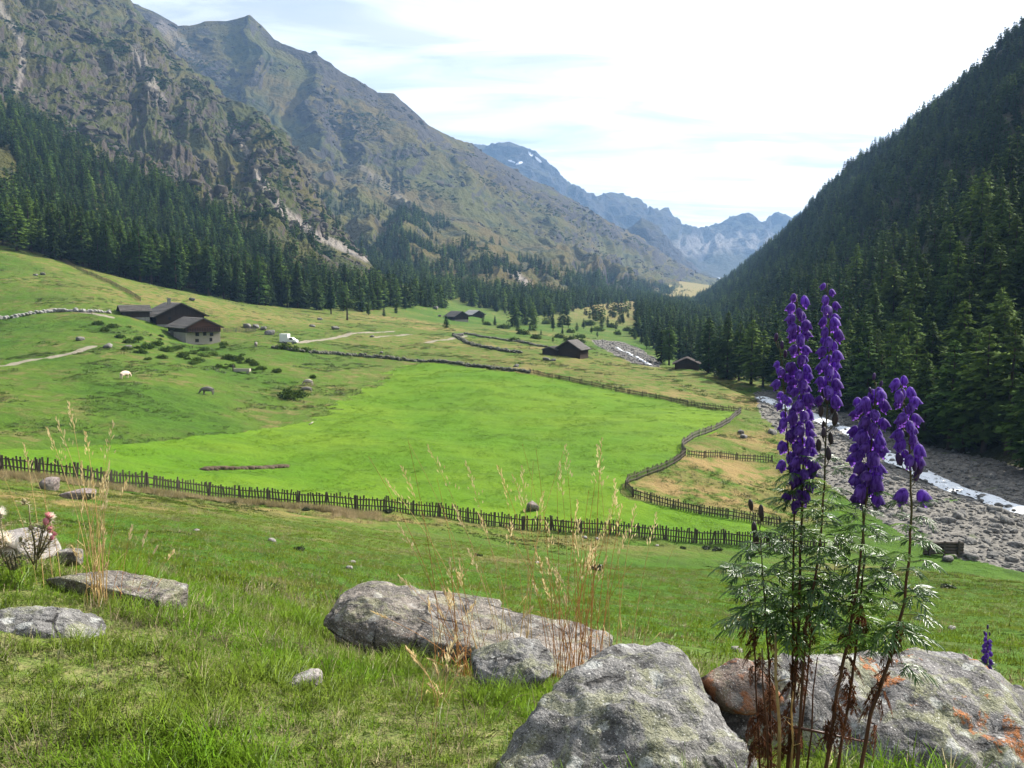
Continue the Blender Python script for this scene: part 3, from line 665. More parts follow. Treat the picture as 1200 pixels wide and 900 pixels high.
# valley floor and riverside trees
def floor_trees(poly, n, mind):
    xs = []; P4 = [tuple(hit0(*p)) for p in poly]; a = np.array(P4)
    while len(xs) < n:
        q = a.min(0) + rg.rand(2) * (a.max(0) - a.min(0))
        if inpoly(np.array([q[0]]), np.array([q[1]]), P4)[0]: xs.append((q[0], q[1], 0))
    X = np.array(xs); X[:, 2] = gh(X[:, 0], X[:, 1]); return X
tF = np.concatenate([floor_trees(pxpoly('700 362|760 358|800 352|830 352|838 360|780 366|720 368'), 130, 4), floor_trees(pxpoly('740 372|790 372|800 412|765 412|748 395'), 40, 4), floor_trees(pxpoly('600 381|640 378|668 380|650 388|610 388'), 12, 5),
                     floor_trees(pxpoly('660 372|700 369|740 372|720 384|690 380'), 12, 5)])
def fix_z(T):
    m = T[:, 1] < 1500
    T[m, 2] = np.maximum(T[m, 2], base_h(T[m, 0], T[m, 1])); return T
tA = fix_z(tA); tR = fix_z(tR); tB = fix_z(tB)
# keep trees out of the pasture, the river and the gravel
def keep(T):
    r = polydist(T[:, 0], T[:, 1], RIVER); q = hit_depth_ok(T); return T[(r > 9) & q]
def hit_depth_ok(T): return np.ones(len(T), bool)
tR = keep(tR); 
def thin(T, mind):
    """no two trees closer than mind"""
    cells = {}; out = []
    for k, p in enumerate(T):
        c = (int(p[0] // mind), int(p[1] // mind)); bad = False
        for dx in (-1, 0, 1):
            for dy in (-1, 0, 1):
                for j in cells.get((c[0] + dx, c[1] + dy), ()):
                    if (T[j, 0] - p[0]) ** 2 + (T[j, 1] - p[1]) ** 2 < mind * mind: bad = True
        if not bad: cells.setdefault(c, []).append(k); out.append(k)
    return T[out]
tA = thin(tA, 3.2); tB = thin(tB, 4.0); tR = thin(tR, 3.0)
def split(T, n):
    qx, qy = proj(T); inn = (qx > -20) & (qx < 1220) & (qy < 920); sz = np.where(inn, 1 / np.linalg.norm(T, axis=1), 0)
    k = np.argsort(-sz); return T[k[:n]], T[k[n:]]
nA, fA = split(tA, 135); nR, fR = split(tR, 130)
def plant_trees(T, label, group, larch_p, smin, smax):
    for p in T:
        lar = rg.rand() < larch_p; k = rg.randint(4, 7) if lar else rg.randint(0, 4); s = rg.uniform(smin, smax)
        if rg.rand() < .12: s *= .6
        o = empty('conifer_tree', p, rg.uniform(0, 6.28)); o.scale = (s * rg.uniform(.95, 1.35), s * rg.uniform(.95, 1.35), s); tag(o, label, 'tree', group)
        link_mesh('trunk', TREES[k][1], None, o); link_mesh('crown', TREES[k][0], None, o)
plant_trees(nA, 'tall dark conifer in the front rows of the forest above the farmhouse pasture', 'conifers at the edge of the left forest', .4, .8, 1.3)
plant_trees(nR, 'bushy green conifer low on the shaded slope beyond the river', 'conifers on the slope beyond the river', .75, .55, 1.05)
def far_forest(name, label, T, larch_p, smin, smax):
    n = len(T); idx = np.where(rg.rand(n) < larch_p, rg.randint(4, 6, n), rg.randint(0, 4, n)); s = rg.uniform(smin, smax, n) * np.where(rg.rand(n) < .15, .6, 1)
    s3 = np.stack([s * rg.uniform(.9, 1.4, n), s * rg.uniform(.9, 1.4, n), s], -1)
    scatter(name, label, 'forest', T, rg.uniform(0, 6.28, n), s3, idx, FAR)
far_forest('forest', 'dark conifer forest climbing the rocky mountain on the left', fA, .25, .42, .95)
far_forest('forest', 'distant blue green forest on the slopes up the valley', np.concatenate([tB, tF]), .3, .45, .95)
far_forest('forest', 'dense shaded forest covering the steep mountain on the right', fR, .28, .36, .85)
def lone_tree(px, py, H, k, label, cat='tree', name='conifer_tree', wide=1.0):
    p = hit(px, py); o = empty(name, p, px); s = H / 18.0; o.scale = (s * wide, s * wide, s); tag(o, label, cat)
    link_mesh('trunk', TREES[k][1], None, o); link_mesh('crown', TREES[k][0], None, o)
for (px, py, H, k) in [(775, 425, 12, 0), (784, 428, 14, 4), (795, 423, 16, 1), (830, 437, 15, 5), (842, 440, 13, 6), (852, 443, 17, 2), (866, 446, 15, 4), (880, 450, 16, 5), (894, 454, 14, 6), (908, 458, 17, 3), (924, 463, 15, 4), (942, 470, 18, 6), (958, 476, 14, 0), (976, 483, 17, 5), (820, 428, 18, 1), (806, 424, 17, 2), (1082, 522, 15, 5), (1102, 519, 12, 4), (1112, 527, 17, 6), (1128, 530, 13, 5), (1140, 524, 18, 6), (1152, 534, 19, 4), (1165, 530, 15, 5), (1180, 538, 20, 6), (1204, 552, 15, 5), (1220, 556, 17, 4), (1240, 560, 18, 5), (1062, 512, 13, 6), (1046, 505, 15, 5), (1030, 499, 14, 0), (1015, 495, 16, 4), (1070, 508, 17, 4), (1120, 512, 19, 1), (1092, 508, 18, 5)]:
    p = hit(px, py); o = empty('conifer_tree', p, px); s = H / 18.0; o.scale = (s * 1.25, s * 1.25, s); tag(o, 'bushy green conifer low on the shaded slope beyond the river', 'tree', 'conifers on the slope beyond the river'); link_mesh('trunk', TREES[k][1], None, o); link_mesh('crown', TREES[k][0], None, o)
lone_tree(523, 384, 5.6, 0, 'small dark dense spruce alone on the grass beside the distant farmhouse', wide=1.9)
lone_tree(450, 371, 5.0, 1, 'small spruce on the dry bank, right neighbour of a slightly larger one', wide=1.4)
lone_tree(464, 367, 4.6, 2, 'smallest roundish spruce at the right end of the row on the dry bank', wide=1.6)
lone_tree(432, 369, 7.0, 1, 'young dark spruce beside the flat topped pine at the forest edge', wide=1.2)
lone_tree(388, 368, 19.0, 3, 'tall slim larch with a bare trunk at the corner of the forest', wide=.9)
lone_tree(648, 388, 11.0, 3, 'slim dark spruce standing apart on the rough ground behind the barn', wide=.8)
def pine():
    p = hit(407, 375); o = empty('pine_tree', p); tag(o, 'flat topped pine with a bare dark trunk apart from the forest', 'tree')
    V, F = crown_np(77, 11.5, 4.6, .42, 12, 8, 8, .9, lambda t: (.75 + .35 * math.sin(t * 3.1)) * (1 if t < .8 else .7), .05, .12)
    c = np_mesh('crown', V, F, True); soft_normals(c); tm = trunk_np(10.5, .42, 9)
    tm.obj('trunk', M['bark'], o, True); link_mesh('crown', c, M['needles_spruce'], o)
pine()

# ------------------------------------------------------------------ river and its stones
def rock_np(seed, sub=3, planes=10, p=14, amp=.06, freq=2.2, extra=(), hmin=.72):
    bm = bmesh.new(); bmesh.ops.create_icosphere(bm, subdivisions=sub, radius=1.0)
    V = np.array([v.co[:] for v in bm.verts]); F = np.array([[v.index for v in f.verts] for f in bm.faces]); bm.free()
    g = np.random.RandomState(seed); n = g.normal(size=(planes, 3)); n /= np.linalg.norm(n, axis=1)[:, None]; h = g.uniform(hmin, 1.0, planes)
    n = np.concatenate([n, np.eye(3), -np.eye(3)]); h = np.concatenate([h, np.full(6, .97)])
    for (q, hh) in extra:
        q = np.array(q, float); n = np.concatenate([n, (q / np.linalg.norm(q))[None]]); h = np.append(h, hh)
    d = np.maximum(V @ n.T, 0) / h; r = (d ** p).sum(1) ** (-1 / p)
    V = V * r[:, None]
    D = amp * fbm(V * freq + seed * 3.7, 7, gain=.6) + amp * .75 * (fbm(V * freq * 1.1 + 9 + seed, 6, gain=.55, ridged=True) - .3)
    V = V * (1 + D)[:, None]; return V, F
def rock_material(key, c1, c2, yel=.4, orange=0.0, white=.6, scale=1.0, dark=.65):
    m = mat(key); t = NT(m); p = t.obj()
    a = t.noise(p, 3.0 * scale, 8, .65, .4); b = t.noise(p, 13 * scale, 6, .65); c = t.noise(p, 60 * scale, 4, .6); e = t.noise(t.mapping(p, loc=(7, 3, 1)), 5.5 * scale, 6, .7, .8)
    col = t.mix(t.rng(a, .3, .7), c1, c2)
    col = t.mix(t.math('MULTIPLY', t.math('MAXIMUM', t.rng(b, .49, .60), t.rng(t.noise(t.mapping(p, loc=(9, 2, 5)), 4.2 * scale, 7, .72, .6), .53, .60)), dark), col, (0.045, 0.043, 0.042))
    col = t.mix(t.math('MULTIPLY', t.rng(e, .50, .60), yel), col, t.mix(t.rng(c, .35, .65), (0.18, 0.19, 0.085), (0.30, 0.30, 0.16)))
    v = t.vor(t.mapping(p, loc=(2, 5, 3)), 9 * scale, out='Distance'); vw = t.math('ADD', v, t.math('MULTIPLY', t.math('SUBTRACT', b, .5), .9))
    col = t.mix(t.math('MULTIPLY', t.rng(vw, .26, .16), white), col, t.mix(c, (.36, .37, .34), (.55, .55, .52)))
    if orange > 0:
        o = t.noise(t.mapping(p, loc=(3.3, 1.2, 8)), 3.4 * scale, 5, .6, .5); zs = t.n('ShaderNodeSeparateXYZ'); g = t.n('ShaderNodeNewGeometry'); t.L.new(g.outputs['Normal'], zs.inputs[0])
        of = t.math('MULTIPLY', t.rng(t.math('ADD', t.math('SUBTRACT', o, .015), t.math('MULTIPLY', t.math('SUBTRACT', b, .5), .35)), .60, .63), t.rng(c, .38, .52)); col = t.mix(t.math('MULTIPLY', of, orange), col, t.mix(c, (.23, .075, .024), (.33, .14, .05)))
    sp = t.noise(t.mapping(p, loc=(4, 4, 4)), 140 * scale, 3, .7); col = t.mix(t.rng(sp, .56, .66), col, (.04, .04, .038)); col = t.mix(t.rng(sp, .40, .32), col, (.52, .51, .48))
    cr = t.rng(t.vor(t.mapping(p, scale=(1, 1, 1.8), rot=(.4, .2, .3)), 2.6 * scale, 'DISTANCE_TO_EDGE'), .0, .035); crk = t.math('MAXIMUM', cr, t.rng(e, .42, .5)); col = t.mix(crk, (.03, .028, .026), col)
    if key == 'boulder_crust': col = t.mix(t.math('MULTIPLY', t.rng(t.math('ADD', a, t.math('MULTIPLY', t.math('SUBTRACT', b, .5), .5)), .49, .56), .8), col, t.mix(c, (.20, .065, .022), (.30, .125, .05)))
    hh = t.math('ADD', t.math('MULTIPLY', a, .8), t.math('ADD', t.math('MULTIPLY', b, .35), t.math('ADD', t.math('MULTIPLY', crk, .10), t.math('ADD', t.math('MULTIPLY', c, .14), t.math('MULTIPLY', sp, .05)))))
    t.out(t.bsdf(col, .92, .2, t.bump(hh, 1.0, .07 / scale))); M[key] = m
rock_material('boulder_grey', (.12, .115, .108), (.25, .24, .228), .45, 0, .55, 1.0)
rock_material('boulder_orange', (.125, .118, .112), (.255, .24, .232), .55, 1.0, .55, 1.0)
rock_material('boulder_crust', (.15, .11, .09), (.27, .2, .16), .2, 0, .2, 1.2)
rock_material('boulder_brown', (.115, .10, .085), (.26, .225, .19), .4, .12, .3, .8)
rock_material('boulder_pale', (.21, .185, .17), (.36, .325, .30), .15, 0, .4, 1.5, .25)
rock_material('boulder_rose', (.20, .15, .135), (.34, .27, .25), .1, 0, .2, .5)
rock_material('mossy_stone', (.055, .06, .03), (.13, .125, .10), .5, 0, .1, .5)
rock_material('field_stone', (.13, .12, .11), (.25, .235, .215), .1, 0, .2, .4)
STN = []
for k in range(6):
    V, F = rock_np(300 + k, 2, 8, 12, .05); V[:, 2] *= .65; me = np_mesh('stone', V, F, False); STN.append((me, [M['field_stone']]))
def river():
    m = mat('river_water'); t = NT(m); p = t.pos()
    a = t.noise(t.mapping(p, scale=(1, 1, 1)), .9, 6, .7, .8); b = t.noise(p, 4.5, 5, .7)
    w = t.math('ADD', t.math('MULTIPLY', a, .65), t.math('MULTIPLY', b, .35)); f = t.rng(w, .39, .47)
    col = t.mix(f, (.045, .055, .055), (.80, .82, .84))
    t.out(t.bsdf(col, t.rng(f, 0, 1, .12, .7), .5, t.bump(w, .8, .35))); M['river'] = m
    c = np.array([list(q) for q in RIVER]); segs = [c[:7], c[7:]]
    g = np.random.RandomState(3); V = []; F = []
    for sgi, S in enumerate(segs):
        L = np.concatenate([[0], np.cumsum(np.linalg.norm(np.diff(S, axis=0), axis=1))]); n = int(L[-1] / .45); s = np.linspace(0, L[-1], n)
        X = np.interp(s, L, S[:, 0]); Y = np.interp(s, L, S[:, 1])
        for _ in range(60): X[1:-1] = (X[:-2] + X[1:-1] * 2 + X[2:]) / 4; Y[1:-1] = (Y[:-2] + Y[1:-1] * 2 + Y[2:]) / 4
        tx, ty = np.gradient(X), np.gradient(Y); l = np.hypot(tx, ty); nx, ny = -ty / l, tx / l
        wv = fbm(np.stack([s / 7, s * 0 + sgi, s * 0], -1), 3); w1 = (RIVER_W if sgi else .9) * .5 * (1 + .9 * wv); w2 = (RIVER_W if sgi else .9) * .5 * (1 + .9 * fbm(np.stack([s / 6, s * 0 + 7, s * 0], -1), 3))
        K = 15; zc = gh(X, Y) 
        for _ in range(25): zc[1:-1] = (zc[:-2] + zc[1:-1] * 2 + zc[2:]) / 4
        base = len(V)
        for i in range(n):
            for k in range(K):
                f = k / (K - 1); o = -w1[i] * 1.15 + (w1[i] + w2[i]) * 1.15 * f; V.append((X[i] + nx[i] * o, Y[i] + ny[i] * o, zc[i] + .50 - 1.3 * (f - .5) ** 2))
        F.append(grid_faces(n, K) + base)
    V = np.array(V); V[:, 2] += .11 * fbm(V / .6, 4)
    me = np_mesh('river', V, np.concatenate(F)); o = link_mesh('river', me, m); tag(o, kind='structure')
river()
def stones():
    a = np.array(GRAVEL_POLY); P = []; n = 0; g = np.random.RandomState(5)
    lo = np.array([-30, 60]); hi = np.array([150, 420])
    X = lo[0] + g.rand(160000) * (hi[0] - lo[0]); Y = lo[1] + g.rand(160000) ** 1.7 * (hi[1] - lo[1])
    k = inpoly(X, Y, GRAVEL_POLY) | inpoly(X, Y, GRAVEL_FAR); X, Y = X[k], Y[k]; rd = polydist(X, Y, RIVER); s = np.exp(g.normal(-2.05, .55, len(X))); s *= np.where(rd < 8, 1.25, 1)
    ok = (g.rand(len(X)) < np.where(rd < 2.2, .18, .75)); X, Y, s = X[ok][:16000], Y[ok][:16000], s[ok][:16000]; s = np.clip(s, .05, .75)
    Z = gh(X, Y) + s * .15 + np.where(polydist(X, Y, RIVER) < 2.4, .35, 0)
    scatter('river_stones', 'grey gravel and cobbles of the river bed', 'stones', np.stack([X, Y, Z], -1), g.uniform(0, 6.28, len(X)), s, g.randint(0, 6, len(X)), STN)
stones()

def mountain_detail():
    g = np.random.RandomState(91); m = M['field_stone'].copy(); M['cliff_stone'] = m
    m = simple('cliff_stone', (.066, .057, .044), .95, .1, .55, .5, (1, 1, 1), .9, .3)
    src = []
    for k in range(6):
        V, F = rock_np(700 + k, 2, 7, 14, .12, 2.4); V[:, 2] *= .8; me = np_mesh('outcrop', V, F, False); src.append((me, [m]))
    for nm, n, lab, med, lo, hi, wl in (('near_mountain', 6000, 'rock outcrops and loose blocks studding the near left mountain', 2.0, .8, 8, 45.), ('mid_mountain', 2200, 'rock outcrops on the slopes of the farther left mountain', 3.0, 1.2, 10, 90.)):
        def dens(C, qx, qy, t): return (fbm(C / wl + 40, 4) > .12) * (t > (.22 if wl < 60 else .6)) * (t < 1.02) * ((qx > -40) & (qx < 900)) * 1.0
        T = sample_sheet(nm, n, dens); s = np.clip(np.exp(g.normal(math.log(med), .55, n)), lo, hi); T[:, 2] -= s * .25
        scatter('rock_outcrops', lab, 'rocks', T, g.uniform(0, 6.28, n), np.stack([s * g.uniform(.7, 1.4, n), s * g.uniform(.7, 1.4, n), s * g.uniform(.6, 1.3, n)], -1), g.randint(0, 6, n), src if nm == 'near_mountain' else [(q[0].copy(), []) for q in src], g.normal(0, .3, (n, 2)))
    bs = [crown_bush(170 + k, 130, .35, 1.0, .7) for k in range(3)]
    for q in bs: q.materials.append(M['needles_spruce'])
    for nm, n, lab, s0, s1, wl in (('near_mountain', 4200, 'dark juniper scrub dotted over the near left mountain', .9, 2.6, 60.), ('mid_mountain', 3500, 'dark dwarf shrubs dotted over the farther left mountain', 1.0, 3.2, 140.)):
        def dens(C, qx, qy, t): return (fbm(C / wl + 70, 5) > .22) * (t > .1) * (t < .95) * (qy > .28 * qx - 10) * ((qx > -40) & (qx < 900)) * 1.0
        T = sample_sheet(nm, n, dens); s = g.uniform(s0, s1, n)
        scatter('alpine_scrub', lab, 'scrub', T, g.uniform(0, 6.28, n), np.stack([s * g.uniform(.8, 1.5, n), s * g.uniform(.8, 1.5, n), s], -1), g.randint(0, 3, n), [(q.copy(), []) for q in bs])
mountain_detail()

# ------------------------------------------------------------------ fences and walls
def resample(pts, step, jx=0.0, g=None):
    P = np.array([[p[0], p[1]] for p in pts]); L = np.concatenate([[0], np.cumsum(np.linalg.norm(np.diff(P, axis=0), axis=1))]); n = max(2, int(L[-1] / step) + 1)
    s = np.linspace(0, L[-1], n); X = np.interp(s, L, P[:, 0]); Y = np.interp(s, L, P[:, 1])
    for _ in range(2): X[1:-1] = (X[:-2] + 2 * X[1:-1] + X[2:]) / 4; Y[1:-1] = (Y[:-2] + 2 * Y[1:-1] + Y[2:]) / 4
    return np.stack([X, Y, gh(X, Y)], -1)
def picket_fence(pts, label, h, spacing, pw, bay, seed, group=None, rails=2, wood='weathered_wood', lean=.04, name='picket_fence', pickets=True):
    g = np.random.RandomState(seed); Q = resample(pts, bay); o = empty(name, Vector(Q[0])); tag(o, label, 'fence', group); org = Vector(Q[0])
    for i in range(len(Q)):
        b = Vector(Q[i]) - org; mb = MB(); t = b + Vector((g.normal(0, lean), g.normal(0, lean), h * g.uniform(.96, 1.08)))
        mb.bar(b - Vector((0, 0, .3)), t, .042, .045); mb.obj('post', M[wood], o)
    for i in range(len(Q) - 1):
        a = Vector(Q[i]) - org; b = Vector(Q[i + 1]) - org; d = (b - a); dl = d.length; dn = Vector((d.x, d.y, 0)).normalized(); nn = Vector((dn.y, -dn.x, 0)); ang = math.atan2(dn.y, dn.x)
        for r in range(rails):
            zf = h * ((.30 + .42 * r) if rails == 2 else (.22 + .3 * r)); mb = MB()
            mb.bar(a + Vector((0, 0, zf + g.normal(0, .02))) + nn * (-.05), b + Vector((0, 0, zf + g.normal(0, .02))) + nn * (-.05), .025, .045); mb.obj('rail', M[wood], o)
        if pickets:
            mb = MB(); n = max(1, int(dl / spacing))
            for k in range(n):
                f = (k + .5) / n; p = a.lerp(b, f); zz = float(gh(np.array([p.x + org.x]), np.array([p.y + org.y]))[0]) - org.z
                hh = h * g.uniform(.82, 1.10); c = Vector((p.x, p.y, zz)) + nn * .03
                rot = Matrix.Rotation(ang, 3, 'Z') @ Matrix.Rotation(g.normal(0, .075), 3, 'Y') @ Matrix.Rotation(g.normal(0, .03), 3, 'X')
                if g.rand() < .03: continue
                mb.box(c + Vector((0, 0, hh / 2 - .05)), (pw / 2 * g.uniform(.75, 1.3), .016, hh / 2 + .05), rot)
            if mb.v: mb.obj('picket_panel', M[wood], o)
    return o
picket_fence(line('-130 540|-60 546|0 553|50 558|100 565|150 571|200 577|250 582|300 587|350 591|400 595|450 599|490 602|515 606|545 612|600 617|650 621|700 625|760 631|820 636|880 641|930 645|990 650'),
             'long dark picket fence along the near edge of the bright mown meadow', 1.25, .23, .125, 2.6, 1, lean=.03)
picket_fence(line('868 484|860 492|836 506|806 516|795 527|803 534'), 'curving grey fence on the river side of the meadow, upper stretch below the corner', 1.05, .24, .11, 2.8, 2, 'fences on the river side of the meadow', wood='grey_wood')
picket_fence(line('803 534|790 545|760 558|730 567|724 576|736 583|780 594|830 604|880 612|915 618'), 'dark fence bulging round the dry grass, lower loop beside the meadow', 1.0, .26, .11, 2.6, 3, 'fences on the river side of the meadow')
picket_fence(line('806 535|830 537|860 538|905 542'), 'short straight fence crossing the dry grass towards the gravel', .95, .4, .10, 2.8, 4)
picket_fence(line('620 437|660 445|700 454|735 461|770 468|800 474|830 479|868 484'), 'dark worn fence along the far right edge of the meadow below the barn', 1.0, .3, .12, 3.2, 5)
picket_fence(line('0 282|25 288|50 297|80 310|110 324|140 338|165 353'), 'dark rail fence running down the hill behind the farmhouse', 1.3, .5, .14, 4.5, 6, rails=3, name='rail_fence', wood='weathered_wood')
picket_fence(line('262 389|275 389|290 390|300 388'), 'short grey fence to the right of the white based farmhouse', 1.2, .4, .12, 3.0, 8, wood='grey_wood')
def stone_wall(pts, label, h, w, seed, matk='stone_wall'):
    g = np.random.RandomState(seed); Q = resample(pts, .9); org = Vector(Q[0]); mb_v = []; mb_f = []; n = 0
    for q in Q:
        for r in range(4):
            V, F = rock_np(int(g.randint(1e6)), 1, 6, 10, .05); s = g.uniform(.35, .65); V = V * np.array([s, s, s * .7]) * [1, 1, 1]
            V = V + np.array([q[0] + g.normal(0, w * .35) - org.x, q[1] + g.normal(0, w * .35) - org.y, q[2] + g.uniform(0, h * .75) - org.z]); mb_v.append(V); mb_f.append(F + n); n += len(V)
    me = np_mesh('dry_stone_wall', np.concatenate(mb_v), np.concatenate(mb_f), False); o = link_mesh('dry_stone_wall', me, M[matk], None, org); tag(o, label, 'wall'); return o
stone_wall(line('-20 378|0 374|25 371|45 367|70 365|100 366|128 367'), 'pale dry stone wall leading to the farmhouse from the left', .8, .7, 1)
stone_wall(line('322 408|350 412|385 415|420 417|450 420|480 423'), 'low overgrown stone wall across the pasture right of the white truck', .8, .8, 2, 'mossy_stone')
stone_wall(line('480 423|520 425|560 430|590 434|620 437'), 'low mossy stone wall on the far left edge of the mown meadow', .7, .7, 3, 'mossy_stone')
stone_wall(line('532 393|545 401|565 407|590 411|610 414'), 'curved low stone wall on the slope in front of the distant farmhouse', .8, .7, 4, 'mossy_stone')
stone_wall(line('545 391|580 397|620 403|640 407'), 'thin stone wall above the tan strip behind the barn', .6, .6, 5, 'mossy_stone')
def crib():
    p = hit(1084, 650); q = hit(1126, 652); o = empty('log_revetment', p); tag(o, 'dark low wall of stacked logs at the edge of the gravel', 'wall'); d = q - p; d.z = 0
    for k in range(4):
        mb = MB(); mb.tube([Vector((0, 0, .15 + k * .27)) - d * .05, d * .5 + Vector((0, .04 * k, .17 + k * .27)), d * 1.05 + Vector((0, 0, .14 + k * .27))], [.15, .14, .15], 8); mb.obj('log', M['weathered_wood'], o)
    for f in (.1, .5, .9):
        mb = MB(); mb.bar(d * f + Vector((.0, -.2, -.3)), d * f + Vector((0, -.2, 1.25)), .07, .07); mb.obj('post', M['weathered_wood'], o)
crib()

# ------------------------------------------------------------------ buildings
def chalet(p, rz, W, L, hb, hw, rise, over, label, base='whitewash', wall='dark_logs', roof='shingles', name='farmhouse', windows=(), chimney=False, door=None, gable='red_logs', sink=1.5, balcony=False):
    """gable end faces local -Y, ridge along Y; hb masonry height, hw timber height"""
    o = empty(name, p, rz); tag(o, label, 'house' if name == 'farmhouse' else 'barn')
    mb = MB(); mb.box((0, L / 2, (hb - sink) / 2), (W / 2, L / 2, (hb + sink) / 2)); mb.obj('base_wall', M[base], o)
    mb = MB(); mb.box((0, L / 2, hb + hw / 2), (W / 2 + .04, L / 2 + .04, hw / 2)); e = hb + hw
    mb.obj('wall', M[wall], o)
    for y in (-.05, L + .05):
        mb = MB(); t = .08; x = W / 2 + .05
        vs = [(-x, y - t, e), (x, y - t, e), (0, y - t, e + rise), (-x, y + t, e), (x, y + t, e), (0, y + t, e + rise)]
        mb.add(vs, [(0, 1, 2), (5, 4, 3), (0, 3, 4, 1), (1, 4, 5, 2), (2, 5, 3, 0)]); mb.obj('gable', M[gable], o)
    ro = None
    for sg in (-1, 1):
        mb = MB(); sl = rise / (W / 2); x1 = sg * (W / 2 + over); z1 = e - over * sl; th = .22
        nn = Vector((sg * sl, 0, 1)).normalized() * th; g = np.random.RandomState(3)
        # courses of shingles
        nc = 11; a = Vector((0, 0, e + rise + .03)); b = Vector((x1, 0, z1 + .03))
        for c in range(nc):
            f0, f1 = c / nc, (c + 1.25) / nc; f1 = min(f1, 1.02); q0 = a.lerp(b, f0); q1 = a.lerp(b, f1); lift = nn * (.25 + .25 * g.rand()); 
            ny = 10
            for k in range(ny):
                ya = -over + (L + 2 * over) * k / ny + .01; yb = -over + (L + 2 * over) * (k + 1) / ny - .01; l2 = nn * g.uniform(0, .35)
                u0 = q0 + nn * .15; u1 = q1 + lift + l2
                vs = [(u0.x, ya, u0.z), (u0.x, yb, u0.z), (u1.x, yb, u1.z), (u1.x, ya, u1.z)]; vs2 = [(v[0] + nn.x * .3, v[1], v[2] + nn.z * .3) for v in vs]
                fs = [(0, 1, 2, 3), (7, 6, 5, 4), (0, 4, 5, 1), (1, 5, 6, 2), (2, 6, 7, 3), (3, 7, 4, 0)]; mb.add(vs + vs2, fs)
        vs = [(0, -over, a.z - .16), (0, L + over, a.z - .16), (x1, L + over, z1 - .12), (x1, -over, z1 - .12)]; vs2 = [(v[0], v[1], v[2] + .14) for v in vs]
        mb.add(vs + vs2, [(0, 1, 2, 3), (7, 6, 5, 4), (0, 4, 5, 1), (1, 5, 6, 2), (2, 6, 7, 3), (3, 7, 4, 0)])
        r = mb.obj('roof', M[roof], o); ro = ro or r
    if chimney:
        mb = MB(); mb.box((0, 0, 0), (.4, .4, .9)); mb.box((0, 0, .98), (.55, .55, .07)); c = mb.obj('chimney', M['stone_wall'], ro); c.location = (-.9, L * .55, e + rise + .25)
    for (face, u, z, w, h) in windows:
        f = MB(); pn = MB(); 
        if face == 'g': c = Vector((u, -.07, z)); ax = Vector((1, 0, 0)); n = Vector((0, -1, 0))
        else: c = Vector((-W / 2 - .07, u, z)); ax = Vector((0, 1, 0)); n = Vector((-1, 0, 0))
        hx = lambda a_, t_: (abs(ax.x) * a_ + abs(n.x) * t_, abs(ax.y) * a_ + abs(n.y) * t_, 0)
        for s_ in (-1, 1):
            q = hx(.06, .06); f.box(c + ax * s_ * (w / 2), (q[0], q[1], h / 2 + .06)); q = hx(w / 2, .058); f.box(c + Vector((0, 0, s_ * h / 2)), (q[0], q[1], .055))
        fo = f.obj('window', M['dark_planks'], o); q = hx(w / 2 - .06, .02); pn.box(c, (q[0], q[1], h / 2 - .05)); pn.obj('pane', M['dark_pane'], fo)
    if door:
        face, u, w, h, mk = door; d = MB()
        if face == 'g': d.box((u, -.08, h / 2), (w / 2, .05, h / 2))
        else: d.box((-W / 2 - .08, u, h / 2), (.05, w / 2, h / 2))
        d.obj('door', M[mk], o)
    if balcony:
        mb = MB(); z = hb + .2; mb.box((0, -.75, z), (W / 2 - .3, .7, .06)); mb.obj('balcony_floor', M['dark_planks'], o)
        mb = MB()
        for k in range(14): mb.box((-(W / 2 - .4) + (W - .8) * k / 13, -1.4, z + .55), (.06, .03, .5))
        mb.box((0, -1.4, z + 1.08), (W / 2 - .3, .06, .05)); mb.obj('balcony_railing', M['red_logs'], o)
    return o
def at_px(px, py): return hit(px, py)
h2 = at_px(234, 404)
chalet(h2 + Vector((.5, 1.5, .5)), R(40), 9.2, 13, 2.7, 1.5, 2.2, .8, 'front alpine farmhouse with whitewashed base and low shingle roof',
       windows=[('g', -1.6, 2.2, .8, .8), ('g', .4, 2.25, .75, .75), ('g', 2.2, 2.1, .75, .75), ('g', 2.0, .7, .6, .8), ('g', -1.7, .6, .8, .7), ('l', 4.0, 3.7, .7, .7), ('l', 8.0, 3.7, .7, .7)], door=('l', 10.0, 2.2, 3.0, 'grey_wood'), wall='dark_logs', gable='red_logs', balcony=True, sink=3)
h1 = h2 + Vector((-10.5, 15.5, 1.5))
chalet(Vector((h1.x, h1.y, float(gh(np.array([h1.x]), np.array([h1.y]))[0]) + .6)), R(38), 13.0, 12.5, 1.4, 2.6, 3.2, 1.1, 'back alpine farmhouse, dark timber with the taller wide roof and chimney',
       base='stone_wall', wall='dark_logs', roof='shingles', gable='dark_planks', chimney=True, sink=4, windows=[('g', -3, 3.0, .8, .8), ('g', 1, 3.0, .8, .8), ('l', 4, 3.0, .8, .8)])
an = h2 + Vector((-18.8, 13.5, 0)); an.z = float(gh(np.array([an.x]), np.array([an.y]))[0])
chalet(an + Vector((0, 0, .3)), R(33 + 90), 5.0, 7.0, .6, 1.9, 1.3, .6, 'low dark lean shed attached left of the farmhouses', name='shed', base='stone_wall', wall='dark_planks', gable='dark_planks', sink=3)
b1 = at_px(664, 418.5)
chalet(b1 + Vector((.5, 2, -.2)), R(-30), 7.4, 5.2, .6, 1.8, 2.2, .6, 'solitary dark log hay barn with sunlit silvery roof side beyond the meadow', name='barn', base='dark_logs', wall='dark_logs', roof='shingles', gable='dark_planks', sink=2, windows=[('g', 0.3, 3.2, .7, .7)])
ba = b1 + Vector((-4.6, 3.6, 0)); ba.z = float(gh(np.array([ba.x]), np.array([ba.y]))[0])
